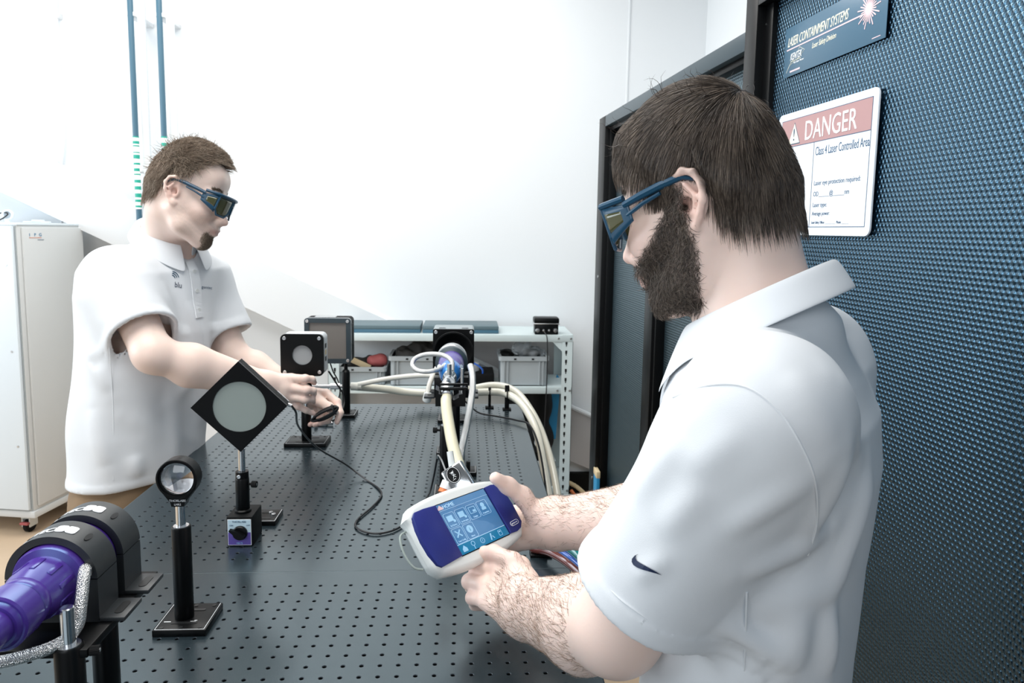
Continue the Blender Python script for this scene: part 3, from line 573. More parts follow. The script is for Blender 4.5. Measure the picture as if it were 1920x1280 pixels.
# ------------------------------------------------------------------ shelf rack
rk = thing('shelf_rack', 'pale slotted angle shelf rack standing behind the optical table', 'shelf', (0, 0, 0))
def upright(x, y, sx, sy):
    g = G(); g.box(*sorted((x, x+sx*.0)), y, y, 0, 1) if False else None
    g.box(min(x, x-sx*.055), max(x, x-sx*.055), min(y, y+sy*.002), max(y, y+sy*.002), 0, .972); g.box(min(x, x-sx*.002), max(x, x-sx*.002), min(y, y+sy*.04), max(y, y+sy*.04), 0, .972)
    o = g.build('upright', 'rack', rk, smooth=False)
    s = G(); z = .03
    while z < .95:
        s.box(x-sx*.034-.005, x-sx*.034+.005, y-sy*.0006-.0002, y-sy*.0002, z, z+.016); s.box(x-sx*.034-.0025, x-sx*.034+.0025, y-sy*.0006-.0002, y-sy*.0002, z-.01, z); z += .047
    s.build('slot', 'hole', o, smooth=False)
xl, xr, yf, yb = -.42, .806, 2.35, 2.68
upright(xr, yf, 1, 1); upright(xl, yf, -1, 1); upright(xr, yb, 1, -1); upright(xl, yb, -1, -1)
for z in (.936, .668, .14):
    s = G().box(xl+.004, xr-.004, yf+.004, yb-.004, z+.028, z+.034).build('shelf_board', 'rack', rk)
    e = 0 if z > .9 else .052
    G().box(xl+e, xr-e, yf-.001 if z > .9 else yf+.003, yf+.005, z, z+.034, .001).box(xl, xr, yb-.005, yb, z, z+.034).box(xl, xl+.004, yf, yb, z, z+.034).box(xr-.004, xr, yf, yb, z, z+.034).build('shelf_lip', 'rack', s)
    for x in (xr-.012, xr-.075, xl+.012, xl+.075): G().lathe([(.006, 0), (.005, .003), (.0001, .004)], m=TM(x, yf-.001, z+.018) @ RM('X', 90), seg=12).build('bolt', 'brushed', s)
G().poly([(0, 0), (-.05, 0), (0, -.05)], 0, .002, m=TM(xr-.055, yf+.006, .936) @ FRONT).build('gusset', 'rack', rk)
for x0, x1, lab in ((-.33, .035, 'flat dark slate case on the shelf top, left of the joint'), (.045, .43, 'flat dark slate case on the shelf top, right of the joint')):
    t = thing('flat_case', lab, 'case', ((x0+x1)/2, 2.5, .970), group='flat cases on the shelf top'); h = (x1-x0)/2
    G().box(-h, h, -.11, .11, 0, .018, .003).build('base', 'pipe', t); G().box(-h, h, -.11, .11, .018, .038, .005).build('lid', 'padm', t)
t = thing('control_box', 'small black control box with four knobs standing on the shelf end', 'box', (.672, 2.40, .970))
G().box(-.060, .060, -.03, .05, 0, .055, .004).build('housing', 'black', t); G().box(-.064, .064, -.034, .055, .055, .085, .008).build('lid', 'black', t); G().box(-.066, .066, -.036, .057, .052, .058, .002).build('rim', 'brushed', t)
for x, r in ((-.046, .012), (-.016, .007), (.012, .007), (.044, .012)): G().lathe([(r, 0), (r*.8, .012), (.0001, .013)], m=TM(x, -.03, .022) @ RM('X', 90), seg=16).build('knob', 'brushed', t)
hose('hanging_cable', 'thin black cable hanging from the control box down past the shelves', [(.66, 2.36, .985), (.672, 2.335, .95), (.675, 2.33, .80), (.67, 2.33, .6), (.665, 2.33, .48), (.65, 2.34, .42)], .0028, 'cable', 'cable', seg=8)
def crate(name, label, x0, x1, y0, y1, z0, h, group=None, ribs=3):
    t = thing(name, label, 'crate', ((x0+x1)/2, (y0+y1)/2, z0), group=group); a, b = (x1-x0)/2, (y1-y0)/2; ti = .012
    n = 8; out = rrect(2*a-.02, 2*b-.02, .015, n); inn = rrect(2*a-.03, 2*b-.03, .012, n)
    g = G(); g.holed(out, inn, 0, h-.004); o = g.build('wall', 'bin', t, ang=30)
    G().poly(out, 0, .004).build('bottom', 'bin', t)
    G().holed(rrect(2*a, 2*b, .018, n), inn, h-.022, h).build('rim', 'bin', t, ang=30)
    k = ribs
    for i in (-1, 1):
        for d in (0, .018): G().box(i*(a-.03-d)-.002, i*(a-.03-d)+.002, -b+.002, -b+.012, .004, h-.02).build('rib', 'bin', t)
    if ribs > 3:
        for i in range(ribs): x = -a+.05+(2*a-.1)*i/(ribs-1); G().box(x-.006, x+.006, -b-.002, -b+.012, .004, h-.02, .002).build('rib', 'bin', t)
    for x in (-.35, .35): G().box(a*x-.006, a*x+.006, -b-.0015, -b+.0005, h-.016, h-.008).build('rim_slot', 'hole', t)
    return t
crate('storage_bin', 'grey plastic bin with dark bagged parts, under the left case', -.125, .165, 2.37, 2.62, .703, .15)
crate('storage_bin', 'lower grey bin with a red pouch in it, behind the large detector', -.385, -.135, 2.38, 2.62, .703, .092)
crate('storage_bin', 'grey plastic bin holding a clear bag, at the right end of the shelf', .431, .689, 2.37, 2.62, .703, .152)
t = thing('cable_tray', 'low black tray with a white roll behind the funnel detector', 'tray', (.30, 2.48, .703)); G().box(-.11, .11, -.1, .1, 0, .06, .006).build('tray', 'blackm', t); G().lathe([(.03, 0), (.055, .004), (.055, .04), (.03, .045)], m=TM(-.02, 0, .058), seg=28).build('roll', 'white', t)
hose('blue_cable', 'blue cable arching over the black tray on the shelf', [(.21, 2.42, .83), (.24, 2.4, .845), (.30, 2.39, .82), (.345, 2.39, .79), (.35, 2.40, .755), (.33, 2.41, .74)], .005, 'bluet', 'cable', seg=8)
# ------------------------------------------------------------------ implicit surfaces (people, cloth, soft lumps)
def smin(a, b, k):
    if k <= 0: return np.minimum(a, b)
    h = np.maximum(k-np.abs(a-b), 0)/k; return np.minimum(a, b)-h*h*k*.25
def cap(a, b, ra, rb=None, fl=None):
    rb = ra if rb is None else rb; a = np.array(a, float); b = np.array(b, float); ba = b-a; L2 = max(ba @ ba, 1e-12)
    if fl is None:
        def f(P):
            pa = P-a; h = np.clip(pa @ ba/L2, 0, 1); return np.linalg.norm(pa-h[:, None]*ba, axis=1)-(ra+(rb-ra)*h)
    else:   # fl = (axis, factor): limb wider across `axis`
        ax = np.array(fl[0], float); ax -= ba*(ax @ ba)/L2; ax /= np.linalg.norm(ax); k = fl[1]
        def f(P):
            pa = P-a; h = np.clip(pa @ ba/L2, 0, 1); q = pa-h[:, None]*ba; u = q @ ax; q = q+ax*(u/k-u)[:, None]; return np.linalg.norm(q, axis=1)-(ra+(rb-ra)*h)
    return f
def ell(c, r, R=None):
    c = np.array(c, float); r = np.array(r, float)
    def f(P):
        q = P-c
        if R is not None: q = q @ R
        k0 = np.linalg.norm(q/r, axis=1); k1 = np.linalg.norm(q/(r*r), axis=1); return k0*(k0-1)/np.maximum(k1, 1e-9)
    return f
def inframe(f, R, t):
    t = np.array(t, float)
    return lambda P: f((P-t) @ R)
def loft(st, F, L):   # stations (z, cx, cy, rf, rl): elliptical sections with frame F (front) L (left)
    S = np.array(st, float); zs = S[:, 0]; F = np.array(F[:2]); L = np.array(L[:2])
    def f(P):
        z = P[:, 2]; c = [np.interp(z, zs, S[:, k]) for k in range(1, 5)]
        qx = P[:, 0]-c[0]; qy = P[:, 1]-c[1]; u = np.abs(qx*F[0]+qy*F[1])/c[2]; v = np.abs(qx*L[0]+qy*L[1])/c[3]
        e = 2.35; s = (u**e+v**e)**(1/e); d = (s-1)*np.minimum(c[2], c[3])*.95
        return np.maximum(d, np.maximum(zs[0]-z, z-zs[-1]))
    return f
class SDF:
    def __init__(s): s.p = []
    def add(s, f, k=.02, op='u'): s.p.append((f, k, op)); return s
    def ev(s, P, act=None):
        d = np.full(len(P), 9.)
        for i, (f, k, op) in enumerate(s.p):
            if act is not None and not act[i]: continue
            v = f(P)
            if op == 'u': d = smin(d, v, k)
            elif op == 's': d = -smin(-d, v, k)
            elif op == 'i': d = -smin(-d, -v, k)
            else: d = op(d, v, P)
        return d
    __call__ = ev
    def mesh(s, lo, hi, h, N=16, post=None, margin=.035):
        lo = np.array(lo, float); hi = np.array(hi, float); nb = np.ceil((hi-lo)/(h*N)).astype(int); B = h*N
        I = np.stack(np.meshgrid(*[np.arange(n) for n in nb], indexing='ij'), -1).reshape(-1, 3)
        C = lo+(I+.5)*B; R = .87*B
        D = np.stack([f(C) for f, k, op in s.p], 1); allu = s.ev(C)
        if post: allu = post(allu, C)
        keep = np.abs(allu) < R*1.35+.012
        I = I[keep]; D = D[keep]; S = int(nb.max()*N+4)
        g = np.arange(-1, N+1); gx, gy, gz = np.meshgrid(g, g, g, indexing='ij'); base = np.stack([gx, gy, gz], -1).reshape(-1, 3)
        ks, vs, qs = [], [], []
        for bi, dr in zip(I, D):
            act = [(not isinstance(op, str)) or op == 'i' or dr[i] < R*1.35+margin for i, (f, k, op) in enumerate(s.p)]
            gi = base+bi*N; P = lo+gi*h; d = s.ev(P, act)
            if post: d = post(d, P)
            d = d.reshape(N+2, N+2, N+2); sg = d < 0
            if sg.all() or not sg.any(): continue
            key = lambda a: ((a[:, 0]+2)*S+(a[:, 1]+2))*S+(a[:, 2]+2)
            # cell vertices for cells -1..N-1 (need neighbours at low side)
            acc = np.zeros((N+1, N+1, N+1, 3)); cnt = np.zeros((N+1, N+1, N+1))
            for ax in range(3):
                for c1 in (0, 1):
                    for c2 in (0, 1):
                        o = [0, 0, 0]; o[(ax+1) % 3] = c1; o[(ax+2) % 3] = c2
                        sl0 = tuple(slice(o[i], o[i]+N+1) for i in range(3)); o2 = list(o); o2[ax] += 1; sl1 = tuple(slice(o2[i], o2[i]+N+1) for i in range(3))
                        a, b = d[sl0], d[sl1]; x = (a < 0) != (b < 0); tt = np.where(x, a/np.where(x, a-b, 1), 0)
                        for i in range(3): acc[..., i] += np.where(x, o[i]+(tt if i == ax else 0), 0)
                        cnt += x
            cc = np.argwhere(cnt > 0); vv = acc[tuple(cc.T)]/cnt[tuple(cc.T)][:, None]
            gc = cc-1+bi*N; ks.append(key(gc)); vs.append(lo+(gc+vv)*h)
            for ax in range(3):
                sl0 = [slice(1, N+1)]*3; sl1 = list(sl0); sl1[ax] = slice(2, N+2); a, b = sg[tuple(sl0)], sg[tuple(sl1)]
                for flip in (0, 1):
                    e = np.argwhere((a & ~b) if not flip else (~a & b))
                    if not len(e): continue
                    e = e+bi*N; u = np.zeros(3, int); u[(ax+1) % 3] = 1; v = np.zeros(3, int); v[(ax+2) % 3] = 1
                    q = [key(e), key(e-u), key(e-u-v), key(e-v)]
                    qs.append(np.stack(q if not flip else q[::-1], 1))
        K = np.concatenate(ks); V = np.concatenate(vs); Q = np.concatenate(qs)
        uk, idx = np.unique(K, return_index=True); V = V[idx]; q = np.searchsorted(uk, Q); q = np.clip(q, 0, len(uk)-1); ok = (uk[q] == Q).all(1); q = q[ok]
        us, inv = np.unique(q.ravel(), return_inverse=True); return V[us], inv.reshape(-1, 4)
def relax(V, F, it=1, lam=.5):
    for _ in range(it):
        s = np.zeros_like(V); c = np.zeros(len(V))
        for a, b in ((0, 1), (1, 2), (2, 3), (3, 0)):
            for i, j in ((a, b), (b, a)): np.add.at(s, F[:, i], V[F[:, j]]); np.add.at(c, F[:, i], 1)
        V = V+(s/np.maximum(c, 1)[:, None]-V)*lam
    return V
def qmesh(name, V, F, material, parent=None, tone=None):
    me = bpy.data.meshes.new(name); me.vertices.add(len(V)); me.vertices.foreach_set('co', V.astype(np.float32).ravel())
    me.loops.add(F.size); me.loops.foreach_set('vertex_index', F.astype(np.int32).ravel()); me.polygons.add(len(F)); k = F.shape[1]
    me.polygons.foreach_set('loop_start', np.arange(len(F), dtype=np.int32)*k); me.polygons.foreach_set('loop_total', np.full(len(F), k, np.int32))
    me.update(calc_edges=True); me.shade_smooth()
    if tone is not None:
        a = me.color_attributes.new('tone', 'FLOAT_COLOR', 'POINT'); a.data.foreach_set('color', np.concatenate([tone, np.ones((len(tone), 1))], 1).astype(np.float32).ravel())
    return link(name, me, material, parent)
def wob(P, s, seed=0):   # cheap smooth noise
    r = np.random.default_rng(seed); o = np.zeros(len(P))
    for k in range(5):
        w_ = r.normal(size=3); w_ /= np.linalg.norm(w_); o += np.sin(P @ w_*s*(1+.35*k)+r.uniform(0, 6))*(1/(1+.5*k))
    return o/2.5
def lump(name, label, cat, loc, blobs, material, h=.006, amp=.006, fr=70, parent=None, group=None, seed=1):
    S = SDF()
    for c, r in blobs: S.add(ell(c, r), .02)
    ext = np.array([[np.array(c)-np.array(r), np.array(c)+np.array(r)] for c, r in blobs]); lo = ext[:, 0].min(0)-.03; hi = ext[:, 1].max(0)+.03
    V, F = S.mesh(lo, hi, h, post=lambda d, P: d+wob(P, fr, seed)*amp)
    o = qmesh(name, V, F, material, parent); o.location = loc
    if parent is None: tag(o, label, cat, group)
    return o
lump('dark_cloth', 'heap of dark bagged parts piled in the left grey bin', 'bag', (.02, 2.49, .84), [((-.07, 0, .005), (.05, .08, .04)), ((.0, .0, .03), (.05, .07, .05)), ((.07, .0, .01), (.05, .08, .045)), ((-.03, -.05, .0), (.06, .05, .03))], 'dark', amp=.011, fr=95)
lump('plastic_bag', 'crumpled dark film bag standing up out of the left grey bin', 'bag', (.03, 2.56, .885), [((-.02, 0, 0), (.035, .03, .035)), ((.05, 0, .01), (.05, .03, .03))], 'sensor3', amp=.012, fr=110, seed=4)
lump('red_pouch', 'dusty red pouch on top of the low grey bin', 'pouch', (-.19, 2.46, .815), [((0, 0, 0), (.05, .05, .032)), ((.02, 0, .012), (.03, .04, .025))], 'red', amp=.005, fr=60)
lump('tool_bag', 'dark tools heaped in the low grey bin behind the red pouch', 'bag', (-.30, 2.52, .79), [((0, 0, 0), (.07, .06, .03)), ((.06, .02, .005), (.06, .05, .03))], 'dark', amp=.012, fr=80, seed=9)
t = thing('tan_card', 'tan card strip poking out of the low grey bin', 'card', (-.275, 2.42, .81)); G().box(-.06, .06, -.003, .003, -.015, .015, .002, m=RM('Y', 25)).build('card', 'tan', t)
t = thing('paper_sheet', 'pale blue paper sheet propped behind the low grey bin', 'paper', (-.25, 2.60, .80)); G().poly([(-.11, 0), (.14, 0), (.02, .135), (-.08, .13)], 0, .0015, m=FRONT).build('sheet', 'paper', t)
lump('plastic_bag', 'clear film bag folded over the right grey bin\'s edge', 'bag', (.58, 2.46, .865), [((-.03, 0, .02), (.045, .05, .035)), ((.03, 0, .0), (.06, .05, .025)), ((0, .0, .05), (.02, .03, .02))], 'film', amp=.012, fr=100, seed=5)
lump('dark_cloth', 'black packets lying in the right grey bin', 'bag', (.55, 2.50, .84), [((-.07, 0, .01), (.04, .07, .022)), ((.05, 0, .008), (.06, .07, .022))], 'blackm', amp=.006, fr=60, seed=7)
# dark equipment and clutter under the shelves at the right
lump('black_bag', 'tall black rucksack hanging behind the right end of the rack', 'bag', (.66, 2.58, .46), [((0, 0, .1), (.075, .06, .16)), ((.0, 0, -.08), (.085, .07, .12)), ((-.11, .02, .0), (.07, .05, .2))], 'blackm', h=.009, amp=.008, fr=30, seed=2)
lump('black_cloth', 'black crumpled cloth lying over the crate at the rack\'s foot', 'bag', (.62, 2.43, .335), [((0, 0, 0), (.08, .07, .05)), ((.05, .02, .03), (.05, .05, .04))], 'blackm', h=.008, amp=.012, fr=60, seed=3)
t = thing('blue_board', 'blue plastic board leaning behind the rack\'s right upright', 'board', (.73, 2.60, .36)); G().poly([(-.07, 0), (.03, 0), (.05, .33), (.03, .36), (-.01, .22), (-.04, .12)], 0, .01, m=FRONT).build('board', 'blue', t)
t = thing('chrome_lamp', 'small chrome ball lamp below the thin hanging cable', 'lamp', (.635, 2.36, .41)); G().sphere((0, 0, 0), .02, sc=(.8, .8, 1.3)).build('bulb_cap', 'steel', t); G().cyl((0, 0, -.05), (0, 0, -.02), .008, seg=12).build('stem', 'blackm', t)
crate('floor_crate', 'grey crate standing on the lowest shelf under the black cloth', .50, .735, 2.36, 2.62, .178, .13)
crate('floor_crate', 'long ribbed grey crate standing on the floor in front of the rack', .42, .90, 2.10, 2.30, .0, .155, ribs=9)
hose('floor_cable', 'pale cable lying in an arc on the floor by the wall', [(.80, 2.62, .12), (.88, 2.55, .10), (.96, 2.42, .05), (1.02, 2.3, .02)], .012, 'tan', 'cable', seg=8)
hose('floor_cable', 'orange cable drooping to the floor by the enclosure', [(.84, 2.5, .10), (.88, 2.40, .06), (.90, 2.25, .03), (.90, 2.05, .015)], .009, 'orange', 'cable', seg=8)
t = thing('blue_board', 'narrow blue board edge standing by the enclosure\'s far post', 'board', (.842, 1.80, 0)); G().box(-.008, .008, -.035, .035, 0, .45, .003).build('board', 'blue', t); G().box(-.009, .009, -.036, .036, .43, .46, .003).build('edge_cap', 'tan', t)
lump('dark_heap', 'dark cloth heap on the floor under the table\'s far end', 'bag', (.55, 2.0, .12), [((0, 0, 0), (.14, .10, .11)), ((-.12, .03, 0), (.12, .1, .09))], 'dark', h=.01, amp=.012, fr=30, seed=8)
# ------------------------------------------------------------------ laser enclosure
Pn = np.array([.955, .535]); e_ = np.array([-.068, .9977]); n_ = np.array([-.9977, -.068])
EM = frame((Pn[0], Pn[1], 0), (-e_[0], -e_[1], 0), (0, 0, 1), (n_[0], n_[1], 0))   # x towards camera, y up, z out of the panel
en = thing('laser_enclosure', 'black framed enclosure wall with dimpled sheets, far low bay', 'enclosure', mw=EM)
H1 = 1.975; s0, s1 = -1.395, 0.0
G().box(s0, s0+.10, 0, H1, -.04, .03, .002).build('end_post', 'black', en)
G().box(s0+.10, s1, H1-.045, H1, -.04, .03, .002).build('top_rail', 'slate', en)
G().box(-.725, -.64, 0, H1-.045, -.035, .018, .002).build('mullion', 'black', en)
G().box(s0+.10, s1, 0, .09, -.04, .03, .002).build('bottom_rail', 'black', en)
for a, b in ((s0+.10, -.725), (-.64, s1)):
    for (x0, x1, y0, y1) in ((a, a+.018, .09, H1-.045), (b-.018, b, .09, H1-.045), (a, b, .09, .108), (a, b, H1-.063, H1-.045)): G().box(x0, x1, y0, y1, -.03, .010, .001).build('bead', 'black', en)
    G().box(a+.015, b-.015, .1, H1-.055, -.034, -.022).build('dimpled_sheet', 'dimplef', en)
for sx in (s0+.06,):
    for y in (.4, 1.3): G().cyl((sx, y, .03), (sx, y, .033), .006, seg=12).build('bolt', 'brushed', en)
en2 = thing('laser_enclosure', 'near tall bay of the black enclosure carrying the danger sign', 'enclosure', mw=EM)
H2 = 2.06
G().box(0.002, .062, 0, H2, -.04, .034, .002).build('corner_post', 'black', en2)
G().box(.062, 2.3, H2-.045, H2, -.04, .034, .002).build('top_rail', 'black', en2)
G().box(.062, 2.3, 0, .09, -.04, .034, .002).build('bottom_rail', 'black', en2)
G().box(.062, .094, .09, H2-.045, -.035, .012, .001).build('bead', 'black', en2)
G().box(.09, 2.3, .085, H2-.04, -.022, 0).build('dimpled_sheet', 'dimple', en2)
for d in (.014, .032): G().cyl((.0625, H2-.085, .024-d), (.064, H2-.085, .024-d), .003, seg=10).build('rivet', 'brushed', en2)
# boards on the enclosure
def board(name, label, x0, x1, y0, y1, z, th, r, material):
    m = EM @ TM((x0+x1)/2, (y0+y1)/2, z); t = thing(name, label, 'sign', mw=m); w_, h_ = x1-x0, y1-y0
    if r: G().poly(rrect(w_, h_, r, 8), 0, th).build('board', material, t, ang=30)
    else: G().box(-w_/2, w_/2, -h_/2, h_/2, 0, th, .0006).build('board', material, t)
    return t
d = board('danger_sign', 'white danger sign with rounded corners and a faded red band, on the near bay', .146, .497, 1.494, 1.755, .006, .003, .014, 'label')
Z = .0032; ink = G()
def rect(g, x0, x1, y0, y1, z=Z, th=.0003): g.box(x0, x1, y0, y1, z, z+th)
L0, R0, B0, T0 = -.160, .160, -.114, .116
G().holed(rrect(.3505, .2605, .014, 8), rrect(.3465, .2565, .0125, 8), .003, .0034).build('edge_film', 'paper', d)
rect(ink, L0, R0, B0, B0+.0012); rect(ink, L0, R0, T0-.0012, T0); rect(ink, L0, L0+.0012, B0, T0); rect(ink, R0-.0012, R0, B0, T0); rect(ink, L0, R0, .057, .0582); rect(ink, -.026, -.0248, B0, .057)
ink.build('border_line', 'signink', d)
g = G(); rect(g, L0+.0012, R0-.0012, .0582, T0-.0012, Z-.0001); g.build('red_band', 'signred', d)
text('DANGER', .056, TM(.026, .0655, Z+.0004), 'white', d, align='CENTER', xs=.80, ext=.0006, name='lettering')
def tri(cx, cy, w_, h_, mt, z, r=0): return G().poly([(cx-w_/2, cy-h_/2), (cx+w_/2, cy-h_/2), (cx, cy+h_/2)], z, z+.0004).build('triangle', mt, d, smooth=False)
tri(-.106, .085, .050, .046, 'signink', Z); tri(-.106, .0845, .045, .041, 'signyel', Z+.0004)
text('!', .036, TM(-.106, .070, Z+.001), 'signink', d, align='CENTER', ext=.0003)
tri(-.093, -.036, .102, .102, 'signyel', Z); tri(-.093, -.037, .094, .094, 'signink', Z+.0004); tri(-.093, -.038, .076, .076, 'signyel', Z+.0008)
g = G()
for k in range(24):
    a = 2*PI*k/24; r = (.023, .014)[k % 2]; g.box(.003, r, -.0005, .0005, Z+.0012, Z+.0015, m=TM(-.093, -.048, 0) @ RM('Z', math.degrees(a)))
g.cyl((-.093, -.048, Z+.001), (-.093, -.048, Z+.0018), .0072, seg=20); g.box(-.093, -.067, -.0486, -.0474, Z+.001, Z+.0016); g.build('starburst', 'signink', d, smooth=False)
for s_, y, z_, x, xs in (('Class 4 Laser Controlled Area', .030, .0245, -.019, .585), ('Laser eye protection required:', -.030, .0135, -.017, .93), ('OD______@______nm', -.052, .0135, -.017, .93), ('Laser type:', -.0735, .0125, -.017, .93), ('Average power:', -.0905, .0115, -.017, .85), ('Laser Safety Officer ____________  Phone ________', -.107, .0075, -.018, .80)):
    text(s_, z_, TM(x, y, Z), 'signink', d, xs=xs)
b = board('warning_board', 'blue board with slanted lettering and a pink starburst, above the danger sign', .146, .497, 1.836, 1.941, .0045, .0015, 0, 'signblue')
Z = .0017
text('LASER CONTAINMENT SYSTEMS', .0275, TM(-.163, .011, Z), 'signyel', b, xs=.585, shear=.3, space=.95)
g = G(); rect(g, -.165, .112, .0035, .0062, Z); g.build('pink_rule', 'signpink', b)
text('Laser Safety Division', .0155, TM(-.063, -.014, Z), 'signyel', b, xs=.66, shear=.3)
text('KENTEK', .021, TM(-.148, -.020, Z+.0005), 'white', b, xs=.60, shear=.3)
text('Your Laser Partner', .006, TM(-.135, -.0285, Z), 'white', b, xs=.9, shear=.3)
g = G(); q = [(-.163, -.043), (-.150, -.028), (-.118, -.006), (-.112, .0015), (-.092, -.0085), (-.113, -.020), (-.150, -.029)]
for p0, p1 in zip(q, q[1:]+[q[0]]):
    g.tube([(p0[0], p0[1], Z), (p1[0], p1[1], Z)], .00035, 4)
g.tube([(-.146, -.0225, Z+.0003), (-.104, -.0225, Z+.0003)], .0006, 4); g.build('logo_outline', 'signyel', b)
g = G(); rect(g, -.147, -.106, -.045, -.0415, Z); rect(g, .138, .162, -.046, -.0445, Z); g.build('small_print', 'signpink', b)
g = G()
for k in range(26):
    a = 2*PI*k/26+.1; r = .034 if k % 3 == 0 else (.022 if k % 3 == 1 else .027); g.box(.0, r, -.0011, .0011, Z, Z+.0005, m=TM(.123, .010, 0) @ RM('Z', math.degrees(a)))
g.cyl((.123, .010, Z), (.123, .010, Z+.0006), .009, seg=20); g.build('starburst', 'signpink', b, smooth=False)
# ------------------------------------------------------------------ hand-held meter
ux = np.array([.66694, .74416, -.03748]); vy = np.array([-.49784, .48248, .72067]); nz_ = np.array([.55438, -.46199, .69226])
TABM = frame((.2766, -.1627, 1.057), ux*.94, vy*.90, nz_*.94)
tbt = thing('tablet_meter', 'white and violet hand-held touch screen meter showing the HOME menu', 'tablet', mw=TABM)
def tab_outline(gr=0, n=14):
    P = []; xl, xr = -.116-gr, .101+gr
    for i in range(n): x = xr-.012-(xr-xl-.024)*i/(n-1); q = (x+.012)/(.1085); P.append((x, (.0655+gr)-.012*abs(q)**2.4))
    for i in range(1, n-1): y = .050-.100*i/(n-1); P.append((xl+.003*(y/.05)**2-.004*(y > .04), y))
    for i in range(n): x = xl+.012+(xr-xl-.024)*i/(n-1); q = (x+.012)/(.1085); P.append((x, -(.0665+gr)+.014*abs(q)**2.4))
    for i in range(1, n-1): y = -.050+.100*i/(n-1); P.append((xr-.003*(y/.05)**2, y))
    return P
def stack(levels, name, material, parent, ang=50):
    g = G(); rings = []
    for gr, z in levels: rings.append([g.b.verts.new((x, y, z)) for x, y in tab_outline(gr)])
    n = len(rings[0])
    for a, b_ in zip(rings, rings[1:]):
        for i in range(n): g.b.faces.new((a[i], a[(i+1) % n], b_[(i+1) % n], b_[i]))
    g.b.faces.new(rings[0][::-1]); g.b.faces.new(rings[-1]); return g.build(name, material, parent, ang=ang)
stack([(-.014, -.031), (-.004, -.028), (0, -.021), (.0005, -.014)], 'rear_shell', 'tabwhite', tbt)
stack([(.0008, -.0135), (.0008, -.006), (-.003, -.0012), (-.008, .0)], 'front_shell', 'tabwhite', tbt)
def pan(name, P, z0, z1, mt, bev=True):
    g = G(); k = .0025; c = np.mean(P, 0); Q = [tuple(c+(np.array(p)-c)*(1-k/np.linalg.norm(np.array(p)-c))) for p in P]
    a = [g.b.verts.new((x, y, z0)) for x, y in P]; m_ = [g.b.verts.new((x, y, z1-.0012)) for x, y in P]; b_ = [g.b.verts.new((x, y, z1)) for x, y in Q]; n = len(P)
    for A, B in ((a, m_), (m_, b_)):
        for i in range(n): g.b.faces.new((A[i], A[(i+1) % n], B[(i+1) % n], B[i]))
    g.b.faces.new(b_); return g.build(name, mt, tbt, ang=40)
pan('left_grip', [(-.0585, -.045), (-.0585, .046), (-.085, .0475), (-.104, .0465), (-.1115, .040), (-.1145, .02), (-.1155, 0), (-.1145, -.022), (-.111, -.042), (-.104, -.048), (-.085, -.047)], -.012, .0042, 'violet')
rg = pan('right_grip', [(.0595, .046), (.0595, -.045), (.078, -.046), (.089, -.043), (.098, -.034), (.1005, 0), (.098, .034), (.091, .044), (.076, .047)], -.012, .0042, 'violet')
G().poly(rrect(.0215, .0085, .0042, 6), .0043, .0047, m=TM(.079, -.031, 0) @ RM('Z', 4)).build('badge', 'white', rg); G().poly(rrect(.0195, .0068, .0034, 6), .0047, .0049, m=TM(.079, -.031, 0) @ RM('Z', 4)).build('badge_inset', 'violet', rg)
text('gentec-eo', .0046, TM(.0705, -.0330, .005) @ RM('Z', 4), 'white', rg, xs=.85)
for x, y in [(-.108+.0115*i+.006*(j % 2), .036-.012*j) for i in range(4) for j in range(7)]: G().sphere((x, y, .0042), .0006, sub=1).build('grip_dot', 'violet', tbt) if (x*1000+y*700) % 3 < 2 else None
G().box(-.058, .059, -.046, .047, -.006, .0006).build('bezel', 'blackm', tbt)
scn = G().box(-.057, .058, -.0445, .0455, 0, .0012).build('screen', 'screen', tbt)
Z = .0013
G().box(-.057, .058, -.0445, -.0275, .0012, .0014).build('toolbar', 'scr_bar', scn); G().box(-.057, .058, -.0279, -.0271, .0012, .0015).build('toolbar_line', 'scr_lite', scn); G().box(-.057, .058, .0335, .0339, .0012, .0015).build('header_line', 'scr_lite', scn)
text('HOME', .0092, TM(-.046, .0362, Z), 'scr_lite', scn)
G().poly([(-.0055, 0), (.0055, 0), (.0055, .003), (0, .008), (-.0055, .003)], 0, .0003, m=TM(-.0515, .0358, Z)).build('home_icon', 'signpink', scn)
